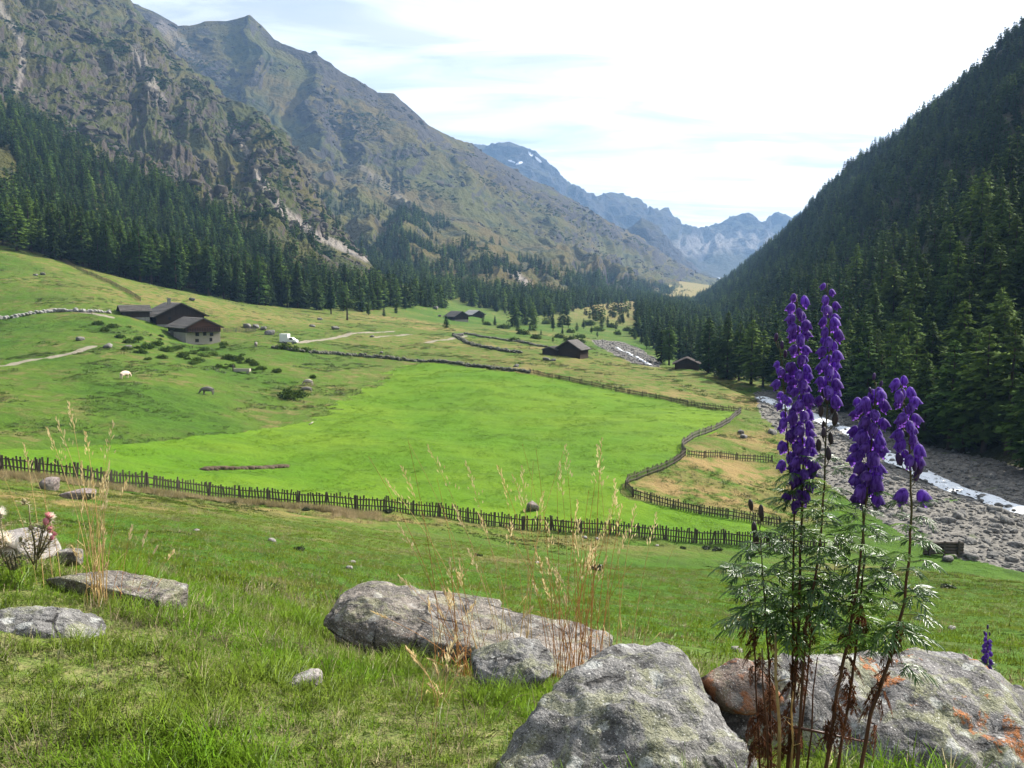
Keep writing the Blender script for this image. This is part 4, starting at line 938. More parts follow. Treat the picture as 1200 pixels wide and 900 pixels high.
chalet(ba + Vector((0, 0, -.3)), R(-28), 4.2, 5.0, .3, 1.6, .7, .3, 'small flat shed leaning on the left of the solitary barn', name='shed', base='stone_wall', wall='dark_planks', gable='dark_planks', sink=1)
h3 = at_px(541, 377)
chalet(h3 + Vector((0, 0, -.3)), R(35), 8.5, 10, 1.4, 2.0, 2.4, .9, 'distant dark farmhouse behind the small spruce', base='whitewash', wall='dark_logs', gable='dark_planks', sink=3, windows=[('g', -1, 2.4, .8, .8), ('g', 1.5, 2.4, .8, .8)])
h3b = at_px(560, 373)
chalet(h3b + Vector((0, 8, -.3)), R(38), 9.0, 9, 1.0, 1.5, 2.2, .9, 'distant barn with a pale roof right of the dark farmhouse', name='barn', base='dark_logs', wall='dark_planks', roof='silver_shingles', gable='dark_planks', sink=3)
h4 = at_px(808, 434)
chalet(h4 + Vector((0, 4, -.6)), R(-12), 6.6, 6, .4, 1.7, 1.5, .6, 'dark hut in the shade at the foot of the forested slope', name='barn', base='dark_logs', wall='dark_logs', gable='dark_planks', roof='dark_planks', sink=2)

# ------------------------------------------------------------------ small things on the pasture
def truck():
    p = hit(338, 403); o = empty('box_truck', p, R(-8)); o.scale = (.82, .82, .82); tag(o, 'small white truck with a tall cargo box parked by the pasture track', 'truck')
    mb = MB(); mb.box((-1.15, 0, 1.95), (1.35, 1.05, 1.25)); mb.obj('cargo_box', M['white_paint'], o)
    mb = MB(); mb.box((.3, 0, .62), (2.8, .8, .10)); mb.obj('chassis', M['grey_metal'], o)
    mb = MB(); mb.add([(.4, -1, .7), (2.9, -1, .7), (2.9, -1, 1.25), (2.2, -1, 1.4), (1.6, -1, 2.05), (.4, -1, 2.05), (.4, 1, .7), (2.9, 1, .7), (2.9, 1, 1.25), (2.2, 1, 1.4), (1.6, 1, 2.05), (.4, 1, 2.05)],
                      [(0, 1, 2, 3, 4, 5), (11, 10, 9, 8, 7, 6), (0, 6, 7, 1), (1, 7, 8, 2), (2, 8, 9, 3), (3, 9, 10, 4), (4, 10, 11, 5), (5, 11, 6, 0)]); c = mb.obj('cab', M['white_paint'], o)
    mb = MB(); mb.box((1.2, -1.01, 1.65), (.45, .02, .28)); mb.obj('window', M['dark_pane'], c)
    mb = MB(); mb.box((1.93, 0, 1.76), (.02, .8, .30), Matrix.Rotation(R(42), 3, 'Y')); mb.obj('windscreen', M['dark_pane'], c)
    for x in (-1.3, 1.9):
        for y in (-.95, .95):
            mb = MB(); mb.tube([(x, y - .12, .42), (x, y + .12, .42)], [.42, .42], 14); w = mb.obj('wheel', M['tyre'], o); mb = MB(); mb.tube([(x, y - .14, .42), (x, y + .14, .42)], [.2, .2], 10); mb.obj('rim', M['grey_metal'], w)
truck()
def skin_mesh(name, verts, edges, radii, sub=2):
    me = bpy.data.meshes.new(name + '_cage'); me.from_pydata(verts, edges, []); o = bpy.data.objects.new(name + '_cage', me); COL.objects.link(o)
    m = o.modifiers.new('skin', 'SKIN'); sv = me.skin_vertices[0].data
    for i, r in enumerate(radii): sv[i].radius = (r, r) if not hasattr(r, '__len__') else r
    sv[0].use_root = True
    s = o.modifiers.new('sub', 'SUBSURF'); s.levels = sub; s.render_levels = sub
    dg = bpy.context.evaluated_depsgraph_get(); dg.update(); r = bpy.data.meshes.new_from_object(o.evaluated_get(dg)); r.name = name
    bpy.data.objects.remove(o); bpy.data.meshes.remove(me)
    for p in r.polygons: p.use_smooth = True
    return r
def cow_mesh():
    v = [(.75, 0, 1.12), (.25, 0, 1.10), (-.3, 0, 1.08), (-.75, 0, 1.15), (1.05, 0, 1.12), (1.35, 0, .85), (1.55, 0, .50), (1.72, 0, .28)]
    e = [(0, 1), (1, 2), (2, 3), (0, 4), (4, 5), (5, 6), (6, 7)]; r = [.40, .47, .47, .38, .28, .19, .16, .11]
    for (bx, b, hind) in ((.72, 0, 0), (-.72, 3, 1)):
        for s in (-1, 1):
            i = len(v); 
            if hind: v += [(bx - .02, s * .20, .80), (bx - .16, s * .20, .42), (bx - .08, s * .20, .06)]
            else: v += [(bx, s * .18, .72), (bx + .03, s * .18, .40), (bx, s * .18, .06)]
            e += [(b, i), (i, i + 1), (i + 1, i + 2)]; r += [.15 if hind else .12, .075, .07]
    for s in (-1, 1):
        i = len(v); v += [(1.42, s * .22, .72)]; e += [(5, i)]; r += [.045]
        i = len(v); v += [(1.36, s * .15, .98)]; e += [(5, i)]; r += [.03]
    i = len(v); v += [(-1.05, 0, 1.15), (-1.12, 0, .55)]; e += [(3, i), (i, i + 1)]; r += [.04, .045]
    return skin_mesh('cow', v, e, r)
CM = cow_mesh()
def cow(px, py, rz, mk, label, s=1.0):
    me = CM.copy(); me.materials.clear(); me.materials.append(M[mk]); o = link_mesh('cow', me, None, None, hit(px, py)); o.rotation_euler = (0, 0, R(rz)); o.scale = (s, s, s); tag(o, label, 'cow', 'cows grazing on the pasture')
cow(146, 444, 70, 'cow_cream', 'cream coloured cow grazing alone left on the slope below the farmhouse', .9)
cow(244, 463, 175, 'cow_grey', 'dark grey cow grazing in the middle of the slope', .95)
cow(362, 452, 160, 'cow_pale', 'pale cow grazing beside the round dark bush, upper of the pair', .85)
cow(360, 461, 190, 'cow_grey', 'dark grey cow just below the pale one beside the bush', .85)
cow(300, 407, 100, 'cow_grey', 'dark cow standing by the earth mound right of the farmhouses', .9)
def trough():
    p = hit(284, 437); o = empty('cattle_trough', p, R(-5)); tag(o, 'pale wooden cattle trough on the slope below the farmhouse', 'trough'); mb = MB(); mb.box((0, 0, .35), (1.6, .45, .06)); 
    for s in (-1, 1): mb.box((0, s * .42, .6), (1.6, .05, .25)); mb.box((s * 1.57, 0, .6), (.05, .37, .24))
    mb.obj('basin', M['whitewash'], o)
    for x in (-1.1, 1.1): mb = MB(); mb.box((x, 0, .05), (.12, .4, .25)); mb.obj('leg', M['stone_wall'], o)
    mb = MB(); mb.bar((-1.9, .1, -.2), (-1.9, .1, 1.6), .1, .1); mb.bar((-1.9, .1, 1.3), (-1.45, .1, 1.2), .05, .05); mb.obj('spout_post', M['weathered_wood'], o)
trough()
needle_material('shrub_leaves', (0.045, 0.080, 0.016), (0.075, 0.115, 0.024), .3)
BUSH = [crown_bush(k, 700, .16, 1.0, .75) for k in range(4)]
for b in BUSH: b.materials.append(M['shrub_leaves'])
gB = np.random.RandomState(21)
def shrub(px, py, s, label, group=None, z=1.0):
    p = hit(px, py); o = bpy.data.objects.new('shrub', BUSH[gB.randint(4)]); COL.objects.link(o); o.location = p + Vector((0, 0, .0)); o.scale = (s * gB.uniform(.8, 1.5), s * gB.uniform(.8, 1.2), s * z); o.rotation_euler = (0, 0, gB.uniform(0, 6)); tag(o, label, 'shrub', group)
shrub(341, 466, 1.9, 'large round dark bush left of the two cows'); shrub(367, 443, .9, 'small round bush above the pale cow')
for (px, py, s) in [(140, 396, 1.3), (152, 402, 1.6), (163, 398, 1.2), (172, 408, 1.8), (185, 404, 1.4), (196, 412, 1.7), (207, 409, 1.2), (214, 418, 1.6), (226, 415, 1.3), (232, 424, 1.5), (240, 411, 1.3), (249, 417, 1.4), (262, 405, 1.6), (122, 388, 1.4), (132, 384, 1.5), (115, 380, 1.3), (148, 410, 1.2), (165, 414, 1.4), (268, 421, 1.6), (280, 422, 1.4), (292, 425, 1.5), (298, 428, 1.3), (306, 433, 1.2), (325, 436, 1.2), (190, 420, 1.2), (256, 430, 1.0), (272, 430, 1.0)]:
    shrub(px, py, s * .85, 'low green shrub on the bank below the farmhouses', 'shrubs on the bank below the farmhouses', 1.0)
gS = np.random.RandomState(8)
for k in range(34):
    f = gS.rand(); shrub(120 + 180 * f + gS.normal(0, 8), 386 + 46 * f + gS.normal(0, 7), gS.uniform(.45, 1.0), 'low green shrub on the bank below the farmhouses', 'shrubs on the bank below the farmhouses', gS.uniform(.55, .95))
for (px, py, s) in [(332, 409, 2.0), (345, 411, 1.7), (358, 412, 1.6)]: shrub(px, py, s, 'dark shrub beside the white truck along the stone wall', 'shrubs by the white truck', .9)
gP = np.random.RandomState(33)
for (px, py, s) in [(570, 381, 2.2), (590, 385, 2.6), (612, 392, 2.4), (628, 397, 2.0), (655, 396, 2.2), (668, 390, 2.6), (680, 396, 2.2), (700, 388, 3.0), (716, 384, 3.2), (724, 392, 2.6), (735, 388, 3), (690, 381, 3.4), (668, 400, 2.6), (678, 402, 2.4), (602, 400, 1.6), (640, 380, 3.0)]:
    shrub(px, py, s, 'dark bush on the rough ground behind the solitary barn', 'bushes on the rough valley floor', 1.1)
for (px, py, H) in [(566, 379, 6), (580, 381, 8), (596, 385, 5), (607, 388, 9), (621, 388, 7), (634, 393, 4), (659, 392, 6), (666, 384, 10), (676, 388, 7), (684, 385, 9), (693, 391, 6), (705, 386, 10), (712, 381, 9), (722, 386, 8), (730, 380, 11), (738, 392, 7), (744, 398, 8), (648, 401, 3.5), (672, 398, 4), (700, 395, 4.5), (752, 403, 9), (758, 409, 10), (748, 388, 9)]:
    k = gP.randint(7); p = hit(px, py); o = empty('conifer_tree', p, px); s = H * .68 / 18.0; o.scale = (s * 1.4, s * 1.4, s); tag(o, 'young conifer scattered on the rough ground between barn and river', 'tree', 'young conifers on the valley floor'); link_mesh('trunk', TREES[k][1], None, o); link_mesh('crown', TREES[k][0], None, o)

# ------------------------------------------------------------------ rocks
ROCKS = []
def rock(name, label, px, py, d, half, seed, mk, rot=(0, 0, 0), sub=6, planes=9, p=22, amp=.07, freq=2.4, extra=(), cat='boulder', group=None, on=None):
    V, F = rock_np(seed, sub, planes, p, 0.0, freq, extra); h = np.array(half); V = V * h; n = V / h ** 2; n /= np.linalg.norm(n, axis=1)[:, None]; r = (h[0] * h[1] * h[2]) ** (1 / 3)
    U = V / r * freq; D = amp * r * (fbm(U + seed * 3.7, 7, gain=.6) + .9 * (fbm(U * 1.1 + 9 + seed, 6, gain=.55, ridged=True) - .3)); V = V + n * D[:, None]
    c = Vector(pt(px, py, d)) if on is None else hit(px, py) + Vector((0, 0, on * half[2]))
    o = link_mesh(name, np_mesh(name, V, F, True), M[mk], None, c); o.rotation_euler = [R(q) for q in rot]; tag(o, label, cat, group)
    ROCKS.append((c.x, c.y, max(half[0], half[1]), half, R(rot[2]))); return o
# the big boulder beside the monkshood, the lichened one behind it
rock('boulder', 'large grey boulder in front with mottled lichen left of the monkshood', 738, 945, 2.62, (.50, .36, .385), 4, 'boulder_grey', (0, 0, 20), planes=7, p=16, amp=.11, freq=2.1, extra=[((-.5, -.3, .86), .80), ((.85, -.2, .45), .84), ((0.1, -1, .25), .85)])
rock('boulder', 'broad boulder with orange lichen patches behind the monkshood stems', 1065, 925, 3.05, (.74, .42, .44), 12, 'boulder_orange', (0, 7, -8), planes=7, p=16, amp=.10, freq=2.2, extra=[((.05, -.35, 1), .86), ((.9, -.1, .75), .83), ((-.2, -1, .45), .9)])
rock('boulder', 'orange crusted block wedged between the two big boulders', 872, 806, 2.95, (.12, .10, .075), 27, 'boulder_crust', (12, -10, 25), sub=4, planes=8)
rock('boulder', 'long flat topped slab lying in the grass behind dry stalks', 540, 752, 5.3, (.93, .40, .155), 31, 'boulder_brown', (0, 7.5, -12), planes=6, p=24, amp=.08, freq=2.2, extra=[((.1, .1, 1), .86), ((0, -1, -.12), .80), ((-1, -.2, .4), .92), ((.5, -.1, 1), .93)])
rock('boulder', 'thin upper slab resting against the back of the long slab', 505, 716, 5.75, (.46, .25, .06), 35, 'boulder_brown', (0, 4, -10), sub=4, planes=6)
rock('boulder', 'tilted small slab in front of the long slab', 606, 788, 4.05, (.20, .15, .10), 42, 'boulder_grey', (8, -8, 12), planes=7, extra=[((-.3, -.3, 1), .75)])
rock('boulder', 'yellowish lichened rock low in the grass on the left', 45, 760, 3.9, (.33, .24, .22), 52, 'boulder_grey', (0, 6, 10), planes=9, p=10, extra=[((-.2, -.2, 1), .85)])
rock('boulder', 'brown tapering slab with its blunt end in the left grass', 138, 690, 4.75, (.36, .15, .075), 57, 'boulder_brown', (0, 9, -12), planes=7, extra=[((0, 0, 1), .8)])
rock('boulder', 'pale pinkish rock behind the thistle', 22, 642, 5.3, (.26, .2, .085), 61, 'boulder_pale', (0, 7, -10), sub=4)
rock('boulder', 'dark brown stone between the pale rock and the left slab', 85, 654, 5.1, (.07, .06, .055), 63, 'boulder_brown', (0, 0, 0), sub=4)
rock('stone', 'rounded white stone alone in the foreground grass', 355, 806, 3.62, (.088, .078, .078), 66, 'boulder_pale', (0, 0, 20), sub=5, p=7, planes=6, cat='stone')
rock('boulder', 'rose brown upright boulder in dry grass below the picket fence', 57, 574, 31, (.55, .5, .48), 71, 'boulder_rose', sub=4, p=8, on=.55)
rock('boulder', 'flat grey boulder beside the upright rose one', 92, 583, 31, (.85, .5, .32), 74, 'boulder_rose', (0, 0, 10), sub=4, on=.35)
rock('boulder', 'single dark boulder on the bright mown meadow', 623, 598, 84, (.62, .5, .66), 78, 'boulder_rose', (0, 0, 30), sub=4, on=.55)
rock('stone', 'grey stone at the right edge beside the small monkshood', 1186, 822, 4.2, (.13, .1, .055), 81, 'boulder_orange', (0, 5, 0), sub=4, cat='stone')
rock('stone', 'flat pinkish stone beside the small monkshood in front of the grey one', 1166, 812, 4.5, (.09, .07, .04), 82, 'boulder_pale', (0, 5, 0), sub=4, cat='stone')
rock('stone', 'small pinkish stone in grass left of the orange block', 864, 764, 8.4, (.07, .06, .045), 83, 'boulder_pale', sub=3, cat='stone', on=.3)
for i, (px, py, s) in enumerate([(188, 326, 1.4), (172, 322, 1.2), (195, 324, 1.0), (225, 352, 1.1), (260, 342, 1.2), (50, 322, .9), (42, 323, .7), (300, 348, 1.0), (355, 352, 1.2), (366, 383, 1.0), (393, 386, 1.2), (290, 384, 1.5), (300, 384, 1.2), (308, 386, 1.0), (316, 392, 1.5), (93, 399, 1.0), (127, 407, 1.1), (150, 408, .8), (375, 375, 1.0), (500, 358, 1.6), (510, 362, 1.8), (515, 371, 1.2), (640, 422, .9), (648, 423, .8), (436, 395, .7), (447, 414, .6), (605, 430, .8), (537, 394, 1.2), (541, 393, 1.0), (336, 355, .8)]):
    rock('boulder', 'weathered grey boulder scattered on the upper pasture', px, py, 0, (s, s * .8, s * .6), 400 + i % 7, 'field_stone', (0, 0, i * 40), sub=3, group='boulders on the upper pasture', on=.4)
for i, (px, py, s) in enumerate([(1108, 612, .9), (1123, 606, .7), (1080, 600, .6), (1165, 600, .8), (1150, 585, .7), (985, 512, .6), (960, 540, .8), (940, 528, .7), (905, 508, .9), (1180, 612, .8), (1138, 655, .6), (1110, 657, .5), (872, 513, .6), (868, 507, .6), (1190, 640, .7), (1045, 548, .7), (1075, 553, .7)]):
    rock('boulder', 'large river boulder lying on the gravel bank', px, py, 0, (s, s * .8, s * .6), 500 + i % 7, 'field_stone', (0, 0, i * 50), sub=3, group='boulders on the gravel bank', on=.35)
for i, (px, py, s) in enumerate([(410, 666, .10), (630, 660, .12), (230, 622, .13), (318, 634, .15), (412, 660, .12), (770, 640, .2), (700, 632, .25), (685, 630, .25), (1115, 737, .10)]):
    rock('stone', 'small pale stone lying in the short pasture grass', px, py, 0, (s, s * .8, s * .5), 600 + i % 5, 'boulder_pale', (0, 0, i * 50), sub=2, cat='stone', group='small stones in the pasture', on=.3)
def bank():
    Q = resample(line('240 551|262 549|290 549|318 548|332 547'), .5); V = []; g = np.random.RandomState(2); n = 0; F = []
    for q in Q:
        v, f = rock_np(int(g.randint(1e6)), 2, 6, 8, .12, 3); v = v * np.array([.8, .45, .33]) * g.uniform(.7, 1.15); V.append(v + q); F.append(f + n); n += len(v)
    o = link_mesh('earth_bank', np_mesh('earth_bank', np.concatenate(V), np.concatenate(F)), M['soil']); tag(o, 'bare earth bank cutting the left part of the mown meadow', 'earth bank')
bank()
def stick():
    p = hit(366, 498); o = MB(); o.tube([p + Vector((-.5, 0, .05)), p + Vector((-.1, .8, .3)), p + Vector((-.5, 2.2, .1))], [.09, .11, .07], 6); b = o.obj('branch', M['whitewash'], None, True); tag(b, 'bleached white branch lying on the mown meadow', 'branch')
stick()

# ------------------------------------------------------------------ grass
def grass_material(key, greens, dry, dryp, tr=.45, scale=.6):
    m = mat(key); t = NT(m); oi = t.n('ShaderNodeObjectInfo')
    n = t.noise(oi.outputs['Location'], scale, 4, .6); r = oi.outputs['Random']
    c = t.mix(r, greens[0], greens[1]); c = t.mix(t.rng(n, .40, .62), c, greens[2])
    n2 = t.noise(t.mapping(oi.outputs['Location'], loc=(5, 2, 0)), scale * 1.6, 3, .6)
    f = t.math('ADD', t.math('MULTIPLY', t.math('SUBTRACT', n2, .5), 2.2), t.math('MULTIPLY', r, .6))
    c = t.mix(t.rng(f, dryp, dryp + .12), c, dry)
    t.out(t.leafy(c, .45, .35, tr)); M[key] = m
grass_material('grass_near', ((.175, .38, .018), (.27, .48, .036), (.27, .40, .048)), (.60, .54, .30), .62, .5, 1.1)
grass_material('grass_mid', ((.225, .37, .022), (.29, .43, .036), (.30, .375, .058)), (.48, .42, .19), .56, .5, .25)
grass_material('grass_far', ((.050, .105, .010), (.085, .150, .015), (.060, .098, .014)), (.20, .16, .07), .75, .4, .05)
def clump(seed, n, spread, l0, l1, w, lean=.7, segs=3, name='clump'):
    g = np.random.RandomState(seed); V = []; F = []
    for i in range(n):
        a = g.uniform(0, 6.28); r = spread * math.sqrt(g.rand()); b = np.array([math.cos(a) * r, math.sin(a) * r, -.01]); L = g.uniform(l0, l1); az = a + g.normal(0, .9); ln = g.uniform(.1, lean); d = np.array([math.cos(az), math.sin(az), 0]); s = np.array([-d[1], d[0], 0]); o = len(V); ww = w * g.uniform(.7, 1.3)
        s = s * math.cos(g.uniform(-1, 1)) + d * .3 * g.normal()
        for k in range(segs + 1):
            f = k / segs; th = ln * (0.25 + 1.5 * f); p = b + d * L * f * math.sin(th) * .9 + np.array([0, 0, L * f * max(math.cos(th), -.1)]); wk = ww * (1 - f) ** .7 if k < segs else 0.0004
            V += [p - s * wk, p + s * wk]
        for k in range(segs): F.append((o + 2 * k, o + 2 * k + 1, o + 2 * k + 3, o + 2 * k + 2))
    V = np.array(V); me = np_mesh(name, V, np.array(F), True); me.calc_tangents if 0 else None
    nn = np.array([v.normal[:] for v in me.vertices]); nn[nn[:, 2] < 0] *= -1; nn = nn * .6 + np.array([0, 0, .7]); nn /= np.linalg.norm(nn, axis=1)[:, None]
    me.normals_split_custom_set_from_vertices(nn.astype(np.float32).tolist()); return me
GN_ = [(clump(k, 16, .034, .03, .085, .0019, .95), [M['grass_near']]) for k in range(5)] + [(clump(20 + k, 22, .035, .06, .15, .0022, .95), [M['grass_near']]) for k in range(2)]
GM = [(clump(40 + k, 34, .15, .03, .095, .0055, .9, 2), [M['grass_mid']]) for k in range(5)]
GF = [(clump(60 + k, 46, .45, .08, .34, .022, .9, 2), [M['grass_far']]) for k in range(4)]
gg = np.random.RandomState(77)
def free(X, Y, k=.9):
    ok = np.ones(len(X), bool)
    for (x, y, r, half, rz) in ROCKS:
        if y > 12: continue
        c, s = math.cos(-rz), math.sin(-rz); u = (X - x) * c - (Y - y) * s; v = (X - x) * s + (Y - y) * c
        ok &= (u / (half[0] * k)) ** 2 + (v / (half[1] * k)) ** 2 > 1
    return ok
def wedge(n, y0, y1, lim=.66, power=2.0):
    """points spread evenly over the ground in view between two distances"""
    Y = np.sqrt(y0 ** 2 + gg.rand(n) * (y1 ** 2 - y0 ** 2)); X = (gg.rand(n) * 2 - 1) * (lim * (Y + .4) + .9); return X, Y
def put(name, label, X, Y, srcs, s0, s1, idx, sink=0.0):
    Z = gh(X, Y) - sink; n = len(X); t = gg.normal(0, .18, (n, 2))
    scatter(name, label, 'grass', np.stack([X, Y, Z], -1), gg.uniform(0, 6.28, n), gg.uniform(s0, s1, n), idx, srcs, t)
X, Y = wedge(34000, 1.9, 7.5); k = free(X, Y); X, Y = X[k], Y[k]
tall = (fbm(np.stack([X * 1.3, Y * 1.3, X * 0], -1), 3) > .16) & (gg.rand(len(X)) < .5)
dens = fbm(np.stack([X * 2.2, Y * 2.2, X * 0 + 4], -1), 4) > -.26
idx = np.where(tall, gg.randint(5, 7, len(X)), gg.randint(0, 5, len(X)))
X, Y, idx = X[dens], Y[dens], idx[dens]; hv = .9 + .9 * fbm(np.stack([X * 1.7, Y * 1.7, X * 0 + 8], -1), 3); n = len(X)
scatter('grass', 'thick green and straw coloured grass covering the foreground bank', 'grass', np.stack([X, Y, gh(X, Y)], -1), gg.uniform(0, 6.28, n), gg.uniform(.7, 1.3, n) * np.clip(hv, .45, 1.7), idx, GN_, gg.normal(0, .22, (n, 2)))
grass_material('thatch', ((.50, .42, .26), (.62, .54, .36), (.40, .33, .20)), (.30, .22, .14), .62, .4, 1.0)
TH = [(clump(120 + k, 16, .06, .05, .15, .0018, 1.75, 4), [M['thatch']]) for k in range(4)]
X, Y = wedge(6600, 1.9, 8.5); k = free(X, Y) & (fbm(np.stack([X * 1.5, Y * 1.5, X * 0 + 14], -1), 3) + gg.normal(0, .12, len(X)) > .12); X, Y = X[k], Y[k]
put('dead_grass', 'pale dead grass blades matted between the green tufts of the foreground', X, Y, TH, .7, 1.3, gg.randint(0, 4, len(X)))
X, Y = wedge(49000, 6.5, 62); d = gg.rand(len(X)) < np.clip(26 / Y, .30, 1); X, Y = X[d], Y[d]; k = fbm(np.stack([X * .55, Y * .55, X * 0 + 2], -1), 4) > -.22; X, Y = X[k], Y[k]
put('grass', 'short grazed grass of the pasture between the bank and the fence', X, Y, GM, .7, 1.3, gg.randint(0, 5, len(X)))
X, Y = wedge(9000, 8, 50); k = fbm(np.stack([X * .4, Y * .4, X * 0 + 14], -1), 4) + gg.normal(0, .12, len(X)) > .16; X, Y = X[k], Y[k]
put('dead_grass', 'pale dead grass wisps in the pasture between the bank and the fence', X, Y, TH, 1.5, 2.6, gg.randint(0, 4, len(X)))
n = 110000; Y = np.exp(gg.uniform(math.log(10), math.log(430), n)); X = (gg.rand(n) * 2 - 1) * .66 * Y
mw, gv, ph = ground_masks(X, Y); nn_ = fbm(np.stack([X / 16, Y / 16, X * 0], -1), 4); ok = (mw < .5) & (gv < .5) & (ph < .3) & (nn_ > .02 + .16 * (Y < 60) + .1 * gg.rand(n)) & (Y < 430)
X, Y = X[ok], Y[ok]; s3 = gg.uniform(.5, 1.25, len(X)) * np.clip(Y / 120, .32, 1.5)
scatter('tussocks', 'dark grass tussocks and low heath dotting the rough pasture', 'grass', np.stack([X, Y, gh(X, Y) - .05], -1), gg.uniform(0, 6.28, len(X)), np.stack([s3 * 1.3, s3 * 1.3, s3 * .85], -1), gg.randint(0, 4, len(X)), GF)
grass_material('grass_mow', ((.165, .35, .010), (.215, .40, .016), (.185, .33, .012)), (.24, .37, .03), .8, .5, .06)
GW = [(clump(80 + k, 40, .55, .03, .10, .022, 1.1, 2), [M['grass_mow']]) for k in range(3)]
n = 60000; q = gg.rand(n, 2); lo_, hi_ = np.array(MEADOW_POLY).min(0), np.array(MEADOW_POLY).max(0); X, Y = (lo_ + q * (hi_ - lo_)).T; k = inpoly(X, Y, MEADOW_POLY) & (fbm(np.stack([X / 7, Y / 7, X * 0], -1), 4) > .02) & (np.abs(X) < .68 * Y); X, Y = X[k], Y[k]
put('meadow_grass', 'short bright regrowing grass of the mown meadow', X, Y, GW, .6, 1.2, gg.randint(0, 3, len(X)), .03)
grass_material('grass_straw', ((.46, .36, .17), (.58, .46, .24), (.36, .30, .13)), (.30, .34, .08), .62, .5, .3)
GS = [(clump(90 + k, 40, .22, .18, .48, .007, .7, 3), [M['grass_straw']]) for k in range(3)]
Fp = np.array([list(p) for p in resample(line('-60 548|0 555|100 567|200 579|300 589|400 598|460 603'), .12)]); n = 4200; k = gg.randint(0, len(Fp), n); off = np.abs(gg.normal(0, 1.6, n)); X = Fp[k, 0] + gg.normal(0, .3, n); Y = Fp[k, 1] - .25 - off; ok = fbm(np.stack([X / 3, Y / 3, X * 0], -1), 3) > -.15
put('dry_grass', 'tan dry grass fringe along the foot of the picket fence', X[ok], Y[ok], GS, .7, 1.3, gg.randint(0, 3, ok.sum()))
# dark little weeds near the fence
grass_material('weed', ((.02, .035, .01), (.035, .05, .014), (.03, .04, .014)), (.05, .04, .025), .9)
def weed(px, py, s, label, group=None):
    p = hit(px, py); me = WEED[gg.randint(3)]; o = bpy.data.objects.new('weed_clump', me); COL.objects.link(o); o.location = p; o.scale = (s, s, s * .7); o.rotation_euler = (0, 0, px); tag(o, label, 'plant', group)
WEED = [crown_bush(70 + k, 300, .13, .5, .45) for k in range(3)]
for w_ in WEED: w_.materials.append(M['weed'])
for (px, py, s) in [(358, 598, .7), (273, 590, .6), (455, 600, .9), (325, 586, .5), (700, 667, .6), (840, 645, .9), (828, 643, .8), (800, 643, .6), (880, 652, .9), (1012, 700, .4), (560, 652, .4), (1040, 668, .9), (1110, 690, .6)]:
    weed(px, py, s, 'small dark weed clump in the grazed pasture', 'weed clumps in the near pasture')
weed(351, 645, .38, 'dark brown bushy clod standing out on the near pasture')

# ------------------------------------------------------------------ tall dry stalks
def flat_leaf_material(key, c1, c2, rough=.5, spec=.3, tr=.4, scale=30):
    m = mat(key); t = NT(m); n = t.noise(t.obj(), scale, 4, .6); oi = t.n('ShaderNodeObjectInfo')
    c = t.mix(t.rng(n, .3, .7), c1, c2); c = t.mix(oi.outputs['Random'], c, t.mix(1.0, c, (1.3, 1.25, 1.1), 'MULTIPLY')); t.out(t.leafy(c, rough, spec, tr)); M[key] = m
flat_leaf_material('straw', (.40, .27, .12), (.55, .42, .22), .6, .2, .35)
flat_leaf_material('straw_red', (.34, .17, .07), (.46, .26, .11), .6, .2, .35)
flat_leaf_material('seed_head', (.52, .42, .25), (.70, .60, .40), .6, .2, .5)
def stalk_np(base, top, bend, w, g, head=.18, heads=16):
    base = Vector(base); top = Vector(top); mb = MB(); pts = []; rad = []
    for i in range(9):
        f = i / 8; p = base.lerp(top, f) + Vector((bend[0], bend[1], 0)) * (f * f - f) ; pts.append(p); rad.append(w * (1 - .65 * f))
    mb.tube(pts, rad, 4, 0, cap=False)
    d = (pts[-1] - pts[-3]).normalized(); n = heads; L = (top - base).length * head
    for k in range(n):
        f = k / n; c = top - d * L * (1 - f); a = g.uniform(0, 6.28); o = Vector((math.cos(a), math.sin(a), g.uniform(.2, .9))).normalized(); q = c + o * L * g.uniform(.05, .20) * (1.1 - f); dd = (d * .9 + o * .5).normalized(); s = dd.cross(o); 
        if s.length < 1e-3: continue
        s.normalize(); l = .0135 * g.uniform(.7, 1.3); ww = .0028
        mb.add([q - dd * l, q + s * ww, q + dd * l, q - s * ww], [(0, 1, 2, 3)], 1)
        s2 = s.cross(dd); mb.add([q - dd * l, q + s2 * ww, q + dd * l, q - s2 * ww], [(0, 1, 2, 3)], 1)
    # a drooping dry leaf
    if g.rand() < .6:
        f = g.uniform(.1, .4); p = base.lerp(top, f); a = g.uniform(0, 6.28); u = Vector((math.cos(a), math.sin(a), .8)).normalized(); L2 = g.uniform(.06, .14); s = Vector((-math.sin(a), math.cos(a), 0)) * .0018
        m1 = p + u * L2 * .6; e = p + Vector((u.x, u.y, .25)) * L2; mb.add([p - s, p + s, m1 + s, m1 - s, e], [(0, 1, 2, 3), (3, 2, 4)], 0)
    return mb
def dry_tuft(label, stems, d, seed, mk='straw', w=.0023, group=None):
    g = np.random.RandomState(seed); b0 = stems[0]; P0 = Vector(pt(b0[0], b0[1], d)); P0.z = float(gh(np.array([P0.x]), np.array([P0.y]))[0])
    o = empty('dry_grass_tuft', P0); tag(o, label, 'grass tuft', group)
    for (bx, by, tx, ty) in stems:
        dd = d + g.uniform(-.12, .12); b = Vector(pt(bx, by, dd)); b.z = float(gh(np.array([b.x]), np.array([b.y]))[0]) - .01; t = Vector(pt(tx, ty, dd + g.uniform(-.2, .2)))
        side = (t.x - b.x); st = stalk_np(b - P0, t - P0, (side * .7 + g.normal(0, .02), g.normal(0, .03)), w * g.uniform(.8, 1.15), g, g.uniform(.13, .22), 18 if g.rand() > .25 else 0)
        st.obj('stem', [M[mk], M['seed_head']], o, True)
